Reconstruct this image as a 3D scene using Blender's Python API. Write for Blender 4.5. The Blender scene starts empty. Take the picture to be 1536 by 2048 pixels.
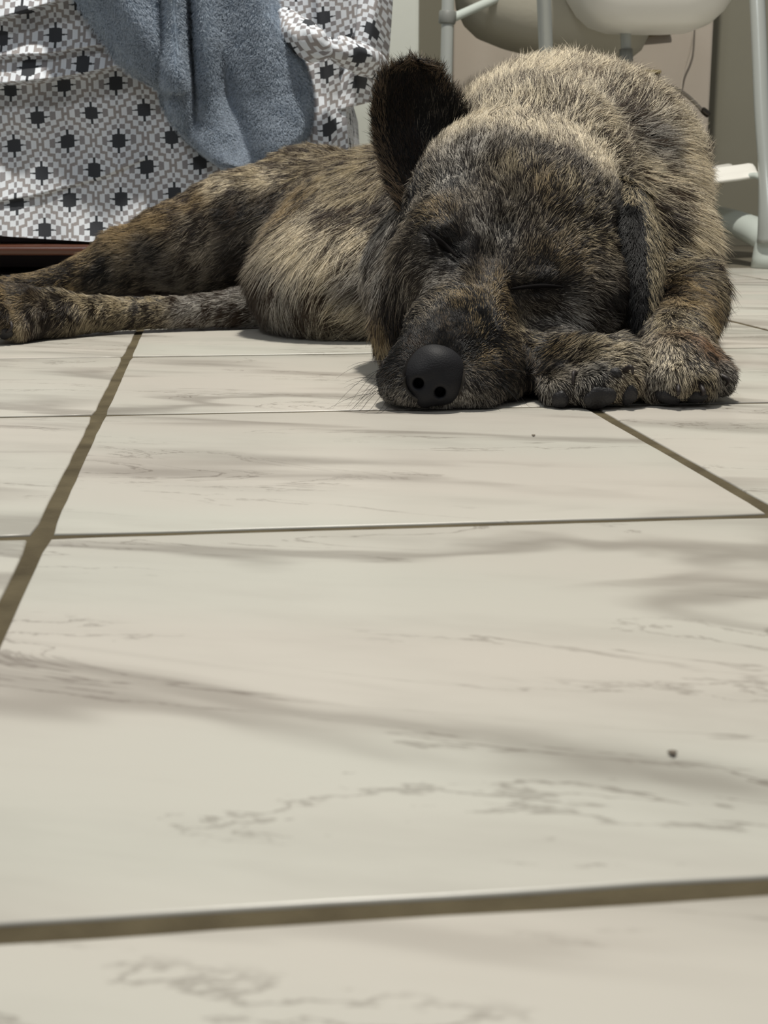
import bpy, bmesh, math, random, os
import numpy as np
from mathutils import Vector, Matrix
from mathutils.bvhtree import BVHTree

random.seed(7)
RNG = np.random.default_rng(11)
C = bpy.context.scene.collection
SC = bpy.context.scene

# ------------------------------------------------------------------ camera, world, light, exposure
W, H = 1536, 2048
FPX = 2768.0                      # focal length in pixels of the 1536 px wide frame
PITCH = 0.2286                    # camera looks this far below the horizon
CH = 0.144                        # camera height
YAW = 0.1236                      # the tile grid is turned by this against the view
cam_d = bpy.data.cameras.new('camera')
cam = bpy.data.objects.new('camera', cam_d); C.objects.link(cam)
cam.location = (0, 0, CH)
cam.rotation_euler = (math.pi/2 - PITCH, 0, 0)
cam_d.sensor_fit = 'HORIZONTAL'; cam_d.sensor_width = 36.0
cam_d.lens = FPX/W*36.0
cam_d.clip_start = 0.01
cam_d.dof.use_dof = True; cam_d.dof.focus_distance = 1.0; cam_d.dof.aperture_fstop = 34.0
SC.camera = cam

world = bpy.data.worlds.new('world'); SC.world = world; world.use_nodes = True
wb = world.node_tree.nodes['Background']
wb.inputs[0].default_value = (0.88, 0.90, 0.93, 1); wb.inputs[1].default_value = 0.22

def area_light(name, loc, target, size, power, col):
    d = bpy.data.lights.new(name, 'AREA'); d.shape = 'DISK'; d.size = size
    d.energy = power; d.color = col
    o = bpy.data.objects.new(name, d); C.objects.link(o); o.location = loc
    v = Vector(target) - Vector(loc)
    o.rotation_euler = v.to_track_quat('-Z', 'Y').to_euler()
    return o
area_light('ceiling_lamp_light', (0.12, 1.38, 2.55), (0.1, 1.35, 0), 0.15, 76, (1.0, 0.955, 0.87))
area_light('front_fill_light', (-0.9, -0.6, 2.5), (0.0, 1.2, 0), 0.4, 14, (0.93, 0.97, 1.0))  # unseen fill light added behind the camera to brighten face and bed

SC.view_settings.view_transform = 'Standard'
try: SC.view_settings.look = 'None'
except Exception: pass
SC.view_settings.gamma = 1.0
SC.view_settings.use_curve_mapping = False
SC.view_settings.exposure = 0.0
SC.cycles.use_denoising = True
SC.cycles.max_bounces = 6
SC.cycles.diffuse_bounces = 3
SC.cycles.transparent_max_bounces = 8
SC.cycles.sample_clamp_indirect = 6
try: SC.cycles_curves.shape = 'RIBBONS'; SC.cycles_curves.subdivisions = 2
except Exception: pass

# ------------------------------------------------------------------ helpers
FW = np.array([0, math.cos(PITCH), -math.sin(PITCH)])
UPV = np.array([0, math.sin(PITCH), math.cos(PITCH)])
RT = np.array([1.0, 0, 0])
CAM = np.array([0, 0, CH])
def ray(x, y):
    return FW*FPX + RT*(x - W/2) - UPV*(y - H/2)
def P(x, y, Y):
    """the world point seen at pixel (x, y) that lies at distance Y in front of the camera"""
    d = ray(x, y); return CAM + d*(Y/d[1])
def G(x, y, z=0.0):
    """the point of the horizontal plane z seen at pixel (x, y)"""
    d = ray(x, y); return CAM + d*((z - CH)/d[2])

def mat(name, col=(.8, .8, .8), rough=.5, metal=0, spec=.5):
    m = bpy.data.materials.new(name); m.use_nodes = True
    b = m.node_tree.nodes['Principled BSDF']
    b.inputs['Base Color'].default_value = (*col, 1)
    b.inputs['Roughness'].default_value = rough
    b.inputs['Metallic'].default_value = metal
    b.inputs['Specular IOR Level'].default_value = spec
    return m
def nodes(m):
    nt = m.node_tree; return nt, nt.nodes, nt.links, nt.nodes['Principled BSDF']
def srgb(r, g, b):
    f = lambda c: (c/255/12.92) if c/255 <= .04045 else ((c/255 + .055)/1.055)**2.4
    return (f(r), f(g), f(b))

def mesh_obj(name, verts, faces, m=None, parent=None, smooth=True):
    me = bpy.data.meshes.new(name)
    me.from_pydata([tuple(map(float, v)) for v in verts], [], [tuple(map(int, f)) for f in faces])
    me.update()
    if smooth: me.shade_smooth()
    o = bpy.data.objects.new(name, me); C.objects.link(o)
    if m: me.materials.append(m)
    if parent: o.parent = parent
    return o
def bm_obj(name, bm, m=None, parent=None, smooth=True):
    me = bpy.data.meshes.new(name); bm.to_mesh(me); bm.free()
    if smooth: me.shade_smooth()
    o = bpy.data.objects.new(name, me); C.objects.link(o)
    if m: me.materials.append(m)
    if parent: o.parent = parent
    return o
def empty(name, loc=(0, 0, 0), rz=0):
    o = bpy.data.objects.new(name, None); C.objects.link(o)
    o.location = loc; o.rotation_euler = (0, 0, rz); o.empty_display_size = .05
    return o
def tag(o, label=None, cat=None, group=None, kind=None):
    if label: o['label'] = label
    if cat: o['category'] = cat
    if group: o['group'] = group
    if kind: o['kind'] = kind
    return o
def catmull(pts, n):
    """points on a smooth curve through pts (rows may carry radii as extra columns)"""
    p = np.asarray(pts, float)
    p = np.vstack([2*p[0] - p[1], p, 2*p[-1] - p[-2]])
    out = []
    segs = len(p) - 3
    for k in range(n):
        t = k/(n - 1)*segs; i = min(int(t), segs - 1); t -= i
        a, b, c, d = p[i:i+4]
        out.append(.5*((2*b) + (-a + c)*t + (2*a - 5*b + 4*c - d)*t*t + (-a + 3*b - 3*c + d)*t**3))
    return np.array(out)
def tube(path, rad, seg=16, cap=True, flat=1.0, flat_axis=None):
    """verts, faces of a tube along path; rad scalar or per point"""
    path = np.asarray(path, float); n = len(path)
    rad = np.full(n, rad) if np.isscalar(rad) else np.asarray(rad)
    T = np.gradient(path, axis=0); T /= np.linalg.norm(T, axis=1)[:, None]
    ref = np.array([0, 0, 1.0]) if abs(T[0][2]) < .9 else np.array([1.0, 0, 0])
    if flat_axis is not None: ref = np.asarray(flat_axis, float)
    u = np.cross(T[0], ref); u /= np.linalg.norm(u)
    V, F = [], []
    for i in range(n):
        u = u - T[i]*np.dot(u, T[i]); u /= np.linalg.norm(u); w = np.cross(T[i], u)
        for k in range(seg):
            a = 2*math.pi*k/seg
            V.append(path[i] + rad[i]*(u*math.cos(a) + w*math.sin(a)*flat))
    for i in range(n - 1):
        for k in range(seg):
            a, b = i*seg + k, i*seg + (k+1) % seg
            F.append((a, b, b + seg, a + seg))
    if cap:
        F.append(tuple(range(seg))[::-1]); F.append(tuple((n-1)*seg + k for k in range(seg)))
    return V, F
def box_bm(bm, cx, cy, cz, sx, sy, sz, bev=0, seg=2):
    r = bmesh.ops.create_cube(bm, size=1)
    for v in r['verts']:
        v.co = Vector((cx + v.co.x*sx, cy + v.co.y*sy, cz + v.co.z*sz))
    if bev:
        es = list({e for v in r['verts'] for e in v.link_edges})
        bmesh.ops.bevel(bm, geom=es, offset=bev, segments=seg, affect='EDGES', profile=.5)
_lat = RNG.random((32, 32, 32))
def vnoise(p, scale):
    """smooth 3D value noise in 0..1"""
    q = p/scale + 100.37; i = np.floor(q).astype(int); f = q - i; f = f*f*(3 - 2*f)
    r = 0
    for a in (0, 1):
        for b in (0, 1):
            for c in (0, 1):
                w = (f[:, 0] if a else 1 - f[:, 0])*(f[:, 1] if b else 1 - f[:, 1])*(f[:, 2] if c else 1 - f[:, 2])
                r = r + w*_lat[(i[:, 0]+a) % 32, (i[:, 1]+b) % 32, (i[:, 2]+c) % 32]
    return r
def sstep(a, b, x):
    t = np.clip((x - a)/(b - a), 0, 1); return t*t*(3 - 2*t)

# ------------------------------------------------------------------ floor: grout bed + one slab per tile
TS = 2.288*CH; TX0 = -0.5203*CH; TY0 = 1.7853*CH; GAP = 0.0076
def tile_material():
    m = mat('marble_tile', (.7, .68, .64), .33); nt, N, L, b = nodes(m)
    tc = N.new('ShaderNodeTexCoord'); oi = N.new('ShaderNodeObjectInfo')
    off = N.new('ShaderNodeVectorMath'); off.operation = 'SCALE'; off.inputs['Scale'].default_value = 9.0
    cmb = N.new('ShaderNodeCombineXYZ')
    L.new(oi.outputs['Random'], cmb.inputs[0]); L.new(oi.outputs['Random'], cmb.inputs[1]); L.new(oi.outputs['Random'], cmb.inputs[2])
    L.new(cmb.outputs[0], off.inputs[0])
    mp = N.new('ShaderNodeMapping'); mp.inputs['Rotation'].default_value = (0, 0, math.radians(20))
    L.new(tc.outputs['Object'], mp.inputs[0])
    ad = N.new('ShaderNodeVectorMath'); ad.operation = 'ADD'
    L.new(mp.outputs[0], ad.inputs[0]); L.new(off.outputs[0], ad.inputs[1])
    st = N.new('ShaderNodeMapping'); st.inputs['Scale'].default_value = (.8, 3.0, 1)
    L.new(ad.outputs[0], st.inputs[0])
    def noise(sc, det, rough, dist=0):
        n = N.new('ShaderNodeTexNoise'); n.inputs['Scale'].default_value = sc
        n.inputs['Detail'].default_value = det; n.inputs['Roughness'].default_value = rough
        n.inputs['Distortion'].default_value = dist
        L.new(st.outputs[0], n.inputs['Vector']); return n
    def ramp(src, stops, interp='EASE'):
        r = N.new('ShaderNodeValToRGB'); r.color_ramp.interpolation = interp
        e = r.color_ramp.elements
        e[0].position, e[0].color = stops[0][0], (*[stops[0][1]]*3, 1)
        e[1].position, e[1].color = stops[-1][0], (*[stops[-1][1]]*3, 1)
        for p_, v_ in stops[1:-1]:
            k = e.new(p_); k.color = (v_, v_, v_, 1)
        L.new(src, r.inputs[0]); return r.outputs[0]
    def mul(a, bb):
        q = N.new('ShaderNodeMath'); q.operation = 'MULTIPLY'; L.new(a, q.inputs[0])
        if isinstance(bb, float): q.inputs[1].default_value = bb
        else: L.new(bb, q.inputs[1])
        return q.outputs[0]
    def add(a, bb):
        q = N.new('ShaderNodeMath'); q.operation = 'ADD'; q.use_clamp = True; L.new(a, q.inputs[0]); L.new(bb, q.inputs[1]); return q.outputs[0]
    n1 = noise(2.6, 4, .5, .9)       # broad soft bands
    band = ramp(n1.outputs[0], [(.44, 0), (.50, 1), (.58, 0)])
    msk = noise(3.7, 2, .5)
    mk = ramp(msk.outputs[0], [(.40, 0), (.56, 1)])
    n2 = noise(4.2, 7, .62, 1.2)     # thin veins
    thin = ramp(n2.outputs[0], [(.488, 0), (.50, 1), (.509, 0)])
    mk2 = ramp(noise(5.5, 1, .5).outputs[0], [(.44, 0), (.56, 1)])
    n3 = noise(6, 5, .6)
    cloud = ramp(n3.outputs[0], [(.45, 0), (.8, 1)])
    v = add(add(mul(mul(band, mk), .62), mul(mul(thin, mk2), .62)), mul(cloud, .30))
    mx = N.new('ShaderNodeMix'); mx.data_type = 'RGBA'
    L.new(v, mx.inputs[0]); mx.inputs[6].default_value = (*srgb(197, 193, 184), 1)
    mx.inputs[7].default_value = (*srgb(134, 127, 119), 1)
    # slight cream / green drift of the glaze
    nh = noise(3.0, 1, .5); mh = N.new('ShaderNodeMix'); mh.data_type = 'RGBA'; mh.blend_type = 'MULTIPLY'
    rr = N.new('ShaderNodeValToRGB'); rr.color_ramp.elements[0].color = (1, .975, .955, 1); rr.color_ramp.elements[1].color = (.965, 1, .975, 1)
    rr.color_ramp.elements[0].position = .35; rr.color_ramp.elements[1].position = .65
    L.new(nh.outputs[0], rr.inputs[0]); mh.inputs[0].default_value = .8
    L.new(mx.outputs[2], mh.inputs[6]); L.new(rr.outputs[0], mh.inputs[7])
    L.new(mh.outputs[2], b.inputs['Base Color'])
    nb = N.new('ShaderNodeTexNoise'); nb.inputs['Scale'].default_value = 260; nb.inputs['Detail'].default_value = 2
    L.new(tc.outputs['Object'], nb.inputs['Vector'])
    nb2 = N.new('ShaderNodeTexNoise'); nb2.inputs['Scale'].default_value = 14; L.new(tc.outputs['Object'], nb2.inputs['Vector'])
    bp = N.new('ShaderNodeBump'); bp.inputs['Strength'].default_value = .06; bp.inputs['Distance'].default_value = .0006
    bp2 = N.new('ShaderNodeBump'); bp2.inputs['Strength'].default_value = .12; bp2.inputs['Distance'].default_value = .003
    L.new(nb.outputs[0], bp.inputs['Height']); L.new(nb2.outputs[0], bp2.inputs['Height'])
    L.new(bp2.outputs[0], bp.inputs['Normal']); L.new(bp.outputs[0], b.inputs['Normal'])
    b.inputs['Specular IOR Level'].default_value = .42
    return m
M_tile = tile_material()
M_grout = mat('grout', srgb(100, 91, 70), .9, 0, .2)
nt, N, L, b = nodes(M_grout)
n = N.new('ShaderNodeTexNoise'); n.inputs['Scale'].default_value = 35; n.inputs['Detail'].default_value = 5
tcg = N.new('ShaderNodeTexCoord'); L.new(tcg.outputs['Object'], n.inputs['Vector'])
r = N.new('ShaderNodeValToRGB'); r.color_ramp.elements[0].color = (*srgb(72, 64, 47), 1); r.color_ramp.elements[1].color = (*srgb(98, 89, 68), 1)
r.color_ramp.elements[0].position = .3; r.color_ramp.elements[1].position = .7
L.new(n.outputs[0], r.inputs[0]); L.new(r.outputs[0], b.inputs['Base Color'])
bp = N.new('ShaderNodeBump'); bp.inputs['Strength'].default_value = .5; bp.inputs['Distance'].default_value = .001
n2 = N.new('ShaderNodeTexNoise'); n2.inputs['Scale'].default_value = 600; L.new(tcg.outputs['Object'], n2.inputs['Vector'])
L.new(n2.outputs[0], bp.inputs['Height']); L.new(bp.outputs[0], b.inputs['Normal'])

bm = bmesh.new(); box_bm(bm, .3, 1.6, -.0113, 5.2, 5.2, .0205)
floor = bm_obj('floor', bm, M_grout, None, False)
floor.rotation_euler = (0, 0, YAW)
tag(floor, 'floor of large glossy off-white marble-look tiles with recessed brown grout', kind='structure')
def tile_mesh(seed):
    rg = random.Random(seed)
    bm = bmesh.new(); s = TS - GAP
    # slab top with a softly rolled edge, cut a little unevenly
    ring = []
    prof = [(0, -.009), (0, -.0009), (.0002, -.0004), (.0006, -.0001), (.0013, 0)]
    nseg = 14
    per = []
    for side in range(4):
        for k in range(nseg):
            t = -.5 + k/nseg
            p_ = [(t, -.5), (.5, t), (-t, .5), (-.5, -t)][side]
            nrm = [(0, 1), (-1, 0), (0, -1), (1, 0)][side]
            if k == 0:
                nrm = [(1, 1), (-1, 1), (-1, -1), (1, -1)][side]
            per.append((p_, nrm, rg.uniform(-.00035, .00035)))
    for ins, z in prof:
        row = []
        for (px, py), (nx, ny), j in per:
            cr = .0022 if abs(nx) + abs(ny) == 2 else 0
            row.append(bm.verts.new((px*s + nx*(ins + cr*.45 + j), py*s + ny*(ins + cr*.45 + j), z)))
        ring.append(row)
    n_ = len(per)
    for a in range(len(ring) - 1):
        for k in range(n_):
            bm.faces.new((ring[a][k], ring[a][(k+1) % n_], ring[a+1][(k+1) % n_], ring[a+1][k]))
    bm.faces.new(ring[-1])
    me = bpy.data.meshes.new('tile'); bm.to_mesh(me); bm.free(); me.shade_smooth()
    me.materials.append(M_tile); return me
t_meshes = [tile_mesh(k) for k in range(4)]
for i in range(-2, 7):
    for j in range(-7, 8):
        tx = TX0 + (j + .5)*TS; ty = TY0 + (i + .5)*TS
        o = bpy.data.objects.new('tile', t_meshes[random.randrange(4)]); C.objects.link(o)
        o.parent = floor; o.location = (tx, ty, random.uniform(-.0003, .0001))

M_crumb = mat('crumb_brown', srgb(112, 102, 90), .9)
for x, y, r_, lab in ((1345, 1511, .0011, 'tiny dark crumb lying on the large tile nearest the camera'), (1067, 873, .0010, 'tiny dark speck of dirt on the tile in front of the paws')):
    bm = bmesh.new(); bmesh.ops.create_icosphere(bm, subdivisions=2, radius=r_)
    c_ = G(x, y)
    for v in bm.verts: v.co = Vector((c_[0] + v.co.x*(1 + .4*math.sin(v.co.y*3000)), c_[1] + v.co.y*1.3, .0008 + v.co.z*.5))
    o = bm_obj('crumb', bm, M_crumb); tag(o, lab, 'crumb')
# ------------------------------------------------------------------ walls
def wall_mat(name, col, sc=40, amt=.05):
    m = mat(name, col, .75, 0, .25); nt, N, L, b = nodes(m)
    tc = N.new('ShaderNodeTexCoord'); n = N.new('ShaderNodeTexNoise'); n.inputs['Scale'].default_value = 3; n.inputs['Detail'].default_value = 5
    L.new(tc.outputs['Object'], n.inputs['Vector'])
    mx = N.new('ShaderNodeMix'); mx.data_type = 'RGBA'; L.new(n.outputs[0], mx.inputs[0])
    mx.inputs[6].default_value = (*[c*(1 - amt) for c in col], 1); mx.inputs[7].default_value = (*[min(1, c*(1 + amt)) for c in col], 1)
    L.new(mx.outputs[2], b.inputs['Base Color'])
    n2 = N.new('ShaderNodeTexNoise'); n2.inputs['Scale'].default_value = sc; n2.inputs['Detail'].default_value = 4; L.new(tc.outputs['Object'], n2.inputs['Vector'])
    bp = N.new('ShaderNodeBump'); bp.inputs['Strength'].default_value = .12; bp.inputs['Distance'].default_value = .004
    L.new(n2.outputs[0], bp.inputs['Height']); L.new(bp.outputs[0], b.inputs['Normal'])
    return m
M_wall = wall_mat('wall_paint_pale', srgb(196, 199, 191))
M_wall2 = wall_mat('wall_shaded_grey', srgb(142, 139, 124))  # darker than the left wall: its shade is put into the colour
M_pillar = wall_mat('pillar_paint', srgb(188, 178, 165))
M_base = wall_mat('baseboard_paint', srgb(118, 115, 102))
XL = P(838, 150, 2.95)[0]
bm = bmesh.new(); box_bm(bm, (-2.2 + XL)/2, 3.45, 1.3, (XL + 2.2), 1.0, 2.6, .006)
o = bm_obj('wall_left', bm, M_wall, None, False); tag(o, kind='structure')
bm = bmesh.new(); box_bm(bm, .9, 3.75, 1.3, 3.4, .1, 2.6)
o = bm_obj('wall_back', bm, M_wall2, None, False); tag(o, kind='structure')
bm = bmesh.new(); box_bm(bm, .9, 3.69, .012, 3.4, .02, .024, .003)
o = bm_obj('baseboard_back', bm, M_base, None, False); tag(o, kind='structure')
xa, xb = P(905, 200, 3.5)[0], P(1420, 200, 3.5)[0]
bm = bmesh.new(); box_bm(bm, (xa + xb)/2, 3.6, 1.3, xb - xa, .2, 2.6, .006)
o = bm_obj('wall_pillar', bm, M_pillar, None, False); tag(o, kind='structure')
# plain darker floor strip where the tiles end
M_strip = wall_mat('dark_floor_strip', srgb(112, 107, 94), 60, .08)
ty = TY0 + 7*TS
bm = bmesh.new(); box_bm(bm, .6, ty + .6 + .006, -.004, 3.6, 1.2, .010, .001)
o = bm_obj('trim_1', bm, M_strip, None, False); o.rotation_euler = (0, 0, YAW); tag(o, kind='structure')

# small yellowed fittings on the pillar
M_yel = mat('yellowed_plastic', srgb(150, 136, 96), .5)
for (x0, x1, y0, y1, lab) in ((1262, 1322, 140, 148, 'thin yellow-brown strip on the pillar above the dog\'s back'),
                              (1264, 1342, 66, 78, 'yellowed wedge-shaped bracket on the pillar just beneath the white tray')):
    a, b_ = P(x0, y1, 3.49), P(x1, y0, 3.49)
    bm = bmesh.new(); box_bm(bm, (a[0]+b_[0])/2, 3.4905, (a[2]+b_[2])/2, b_[0]-a[0], .018, b_[2]-a[2], .003)
    if y0 < 100:
        for v in bm.verts:
            if v.co.x > (a[0]+b_[0])/2 and v.co.z < (a[2]+b_[2])/2: v.co.z += .012
    o = bm_obj('wall_bracket', bm, M_yel); tag(o, lab, 'bracket')

# cables
M_cab = mat('grey_cable', srgb(200, 190, 176), .5); M_plug = mat('plug_metal', srgb(90, 84, 76), .35, .6)
Yc = 3.1
pth = [P(1250, 420, Yc), P(1262, 300, Yc), P(1290, 205, Yc), P(1318, 178, Yc), P(1345, 175, Yc), P(1372, 190, Yc - .01), (P(1396, 212, Yc - .02)), P(1404, 222, Yc - .02)]
g0 = G(1240, 520); pth = [np.array([g0[0], Yc, .004]), P(1245, 480, Yc)] + pth
V_, F_ = tube(catmull(pth, 60), .0042, 10)
cabroot = mesh_obj('charging_cable', V_, F_, M_cab); tag(cabroot, 'stiff grey cable curving up behind the dog\'s back, plug end dangling', 'cable')
V_, F_ = tube(catmull([P(1403, 218, Yc-.02), P(1410, 224, Yc - .02), P(1418, 231, Yc-.02)], 8), [.005, .0065, .0072, .0072, .0072, .0072, .007, .006], 12)
mesh_obj('plug', V_, F_, M_plug, cabroot)
pth = [P(1386, 60, 3.46), P(1380, 100, 3.47), P(1368, 140, 3.48), P(1362, 185, 3.48), P(1366, 230, 3.48), P(1374, 300, 3.48), P(1376, 400, 3.48)]
pth = [P(1386, -160, 3.47), P(1388, -20, 3.46)] + pth + [np.array([P(1376, 400, 3.48)[0], 3.47, .004])]
V_, F_ = tube(catmull(pth, 70), .0022, 8)
o = mesh_obj('thin_cable', V_, F_, M_cab); tag(o, 'thin grey cord hanging down the pale pillar between the tray and dog', 'cord')
# ------------------------------------------------------------------ bed: frame, patterned cover, fleece blanket
M_wood = mat('mahogany', srgb(70, 32, 22), .28, 0, .5)
nt, N, L, b = nodes(M_wood)
tc = N.new('ShaderNodeTexCoord'); mp = N.new('ShaderNodeMapping'); mp.inputs['Scale'].default_value = (2, 30, 30)
n = N.new('ShaderNodeTexNoise'); n.inputs['Scale'].default_value = 4; n.inputs['Detail'].default_value = 6
r = N.new('ShaderNodeValToRGB'); r.color_ramp.elements[0].color = (*srgb(52, 24, 17), 1); r.color_ramp.elements[1].color = (*srgb(100, 58, 36), 1)
L.new(tc.outputs['Object'], mp.inputs[0]); L.new(mp.outputs[0], n.inputs['Vector']); L.new(n.outputs[0], r.inputs[0]); L.new(r.outputs[0], b.inputs['Base Color'])
YB = 1.93
def slope(y): return .062*np.clip((np.asarray(y, float) - 190)/296, 0, 1)**1.2
bed = empty('bed', (-.6, YB + .4, 0)); tag(bed, 'low bed with a dark red-brown wooden frame edge under a patterned cover', 'bed')
def to_bed(o): o.parent = bed; o.matrix_parent_inverse = Matrix.Translation(-Vector(bed.location)); return o
XC = P(700, 400, YB)[0]
bm = bmesh.new(); box_bm(bm, (XC - 1.4)/2, YB + .365, .0668, XC + 1.4, .88, .0138, .0066, 4)
to_bed(bm_obj('frame', bm, M_wood))
M_dark = mat('bed_underside', (.02, .012, .01), .9)
bm = bmesh.new(); box_bm(bm, (XC - 1.4)/2, YB + .41, .079, XC + 1.36, .75, .012)
to_bed(bm_obj('slat_board', bm, M_wood, None, False))
for x in (-1.3, XC - .06):
    for y in (YB + .04, YB + .70):
        bm = bmesh.new(); box_bm(bm, x, y, .0300, .05, .05, .0590, .004); to_bed(bm_obj('leg', bm, M_wood))
bm = bmesh.new(); box_bm(bm, (XC - 1.4)/2, YB + .76, .03, XC + 1.4, .02, .058); to_bed(bm_obj('light_block_board', bm, M_wood, None, False))  # unseen board added to keep ambient light out from under the bed
bm = bmesh.new(); box_bm(bm, (XC - 1.4)/2, YB + .42, .26, XC + 1.34, .70, .35, .05, 4)
M_matt = mat('mattress_ticking', srgb(190, 190, 186), .9)
to_bed(bm_obj('mattress', bm, M_matt))

def ikat():
    m = mat('ikat_cotton', (.5, .5, .5), .85, 0, .15); nt, N, L, b = nodes(m)
    uv = N.new('ShaderNodeUVMap'); sep = N.new('ShaderNodeSeparateXYZ'); L.new(uv.outputs[0], sep.inputs[0])
    def M2(op, a, c=None, cl=False):
        q = N.new('ShaderNodeMath'); q.operation = op; q.use_clamp = cl
        for i, v in enumerate((a, c)):
            if v is None: continue
            if isinstance(v, (int, float)): q.inputs[i].default_value = v
            else: L.new(v, q.inputs[i])
        return q.outputs[0]
    # slight weave wobble
    nz = N.new('ShaderNodeTexNoise'); nz.inputs['Scale'].default_value = 9; nz.inputs['Detail'].default_value = 2; L.new(uv.outputs[0], nz.inputs['Vector'])
    wob = M2('MULTIPLY', M2('SUBTRACT', nz.outputs[0], .5), .03)
    u0, v0 = sep.outputs[0], M2('ADD', sep.outputs[1], wob)
    NC = 20.0
    uc = M2('DIVIDE', M2('FLOOR', M2('ADD', M2('MULTIPLY', u0, NC), .5)), NC)     # columns of threads
    par = M2('MODULO', M2('ABSOLUTE', M2('FLOOR', M2('ADD', M2('MULTIPLY', u0, NC), .5))), 2)
    vs = M2('ADD', v0, 0.0)
    def cell(du, dv):
        a = M2('ABSOLUTE', M2('SUBTRACT', M2('FRACT', M2('ADD', uc, .5 + du)), .5))
        c = M2('ABSOLUTE', M2('SUBTRACT', M2('FRACT', M2('ADD', vs, .5 + dv)), .5))
        return M2('ADD', M2('MULTIPLY', a, 2), M2('MULTIPLY', c, 2))
    d = M2('MINIMUM', cell(0, 0), cell(.5, .5))
    d = M2('ADD', d, M2('MULTIPLY', M2('SUBTRACT', par, .5), .085))
    r = N.new('ShaderNodeValToRGB'); r.color_ramp.interpolation = 'CONSTANT'; e = r.color_ramp.elements
    dk = (*srgb(62, 64, 68), 1); wh = (*srgb(216, 221, 227), 1); g1 = (*srgb(142, 139, 141), 1); g2 = (*srgb(152, 147, 146), 1)
    e[0].position = 0; e[0].color = dk; e[1].position = .375; e[1].color = wh
    for p_, c_ in ((.54, g1), (.70, wh), (.90, g2)):
        k = e.new(p_); k.color = c_
    L.new(d, r.inputs[0])
    # cotton grain
    ng = N.new('ShaderNodeTexNoise'); ng.inputs['Scale'].default_value = 60; ng.inputs['Detail'].default_value = 3; L.new(uv.outputs[0], ng.inputs['Vector'])
    mx = N.new('ShaderNodeMix'); mx.data_type = 'RGBA'; mx.blend_type = 'MULTIPLY'; mx.inputs[0].default_value = .35
    L.new(r.outputs[0], mx.inputs[6]); L.new(ng.outputs[0], mx.inputs[7]); 
    gn = N.new('ShaderNodeMapRange'); gn.inputs[3].default_value = .82; gn.inputs[4].default_value = 1.12; L.new(ng.outputs[0], gn.inputs[0]); L.new(gn.outputs[0], mx.inputs[7])
    L.new(mx.outputs[2], b.inputs['Base Color'])
    bp = N.new('ShaderNodeBump'); bp.inputs['Strength'].default_value = .2; bp.inputs['Distance'].default_value = .001
    L.new(ng.outputs[0], bp.inputs['Height']); L.new(bp.outputs[0], b.inputs['Normal'])
    return m
M_ikat = ikat()
CELL_U, CELL_V = .0700, .0685
UV0 = P(79, 221, 1.915)
def grid_obj(name, g, uvf, m, parent=None, thick=0):
    nu, nv = g.shape[:2]
    V = g.reshape(-1, 3); F = [(i*nv + j, (i+1)*nv + j, (i+1)*nv + j + 1, i*nv + j + 1) for i in range(nu-1) for j in range(nv-1)]
    o = mesh_obj(name, V, F, m, None)
    if parent is not None: o.parent = parent
    me = o.data; uvl = me.uv_layers.new(name='UVMap')
    li = np.zeros(len(me.loops), np.int32); me.loops.foreach_get('vertex_index', li)
    uvl.data.foreach_set('uv', uvf.reshape(-1, 2)[li].astype(np.float32).ravel())
    if thick:
        s = o.modifiers.new('thickness', 'SOLIDIFY'); s.thickness = thick; s.offset = 0
    return o
def lip(py, line, A, w, e=7):
    """a ledge of cloth whose lower edge runs along the pixel height line"""
    q = line - py
    return A*np.exp(-np.maximum(q, 0)/w)*sstep(-e, e*.3, q)
# main hanging panel: columns by photo x, rows by photo y, all at their real distance
xs = np.concatenate([np.linspace(-420, -20, 30), np.linspace(-15, 640, 220), np.linspace(643, 700, 26)])
ys = np.concatenate([np.linspace(-140, -6, 30), np.linspace(-4, 486, 230)])
edge_y = np.array([-140, 0, 60, 100, 150, 200, 300, 490]); edge_x = np.array([715, 715, 710, 688, 676, 690, 697, 700])
g = np.zeros((len(xs), len(ys), 3)); uvg = np.zeros((len(xs), len(ys), 2))
for j, y in enumerate(ys):
    ex = np.interp(y, edge_y, edge_x)
    sc_ = np.where(xs > 560, 560 + (xs - 560)*(ex - 560)/140, xs)
    x = sc_
    l1 = np.interp(x, [-400, 0, 100, 180, 250, 300], [260, 168, 158, 145, 128, 120])
    l2 = np.interp(x, [-400, 0, 90, 190, 300], [150, 112, 108, 92, 80])
    l3 = np.interp(x, [-400, 0, 110, 300], [110, 36, 4, -60])
    l4 = np.interp(x, [-400, 0, 60, 120, 210, 330], [470, 402, 393, 378, 352, 300])
    d = lip(y, l1, .046, 55)*(1 - sstep(240, 300, x)) + lip(y, l2, .018, 40)*(1 - sstep(190, 280, x)) + lip(y, l3, .034, 60)*(1 - sstep(120, 260, x))
    d = d + lip(y, l4, .007, 40, 4)*(1 - sstep(230, 330, x)) + .010*sstep(480, 200, np.full_like(x, y))
    # lower shelf that catches light under the big ledge
    d = d + .008*np.exp(-((y - l1 - 62)/38)**2)*(1 - sstep(250, 330, x))
    d = d + .010*np.exp(-((x - 610 - (y - 100)*.22)/16)**2)*sstep(60, 140, np.full_like(x, y)) + .006*np.exp(-((x - 655 - (y - 200)*.1)/9)**2)
    d = d + .004*np.sin(x*.021 + y*.006) + .003*np.sin(x*.047 - y*.013 + 1)
    yb = np.interp(x, [-400, 0, 215, 700], [462, 472, 486, 492])
    y_ = y if y < 400 else 400 + (y - 400)*(yb - 400)/86
    Yq = YB - .002 - d - slope(y_) + np.maximum(0, (x - 650))*.0004
    for i in range(len(xs)):
        g[i, j] = P(x[i], (y_[i] if np.ndim(y_) else y_), Yq[i])
rot = math.radians(-3)
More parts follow.
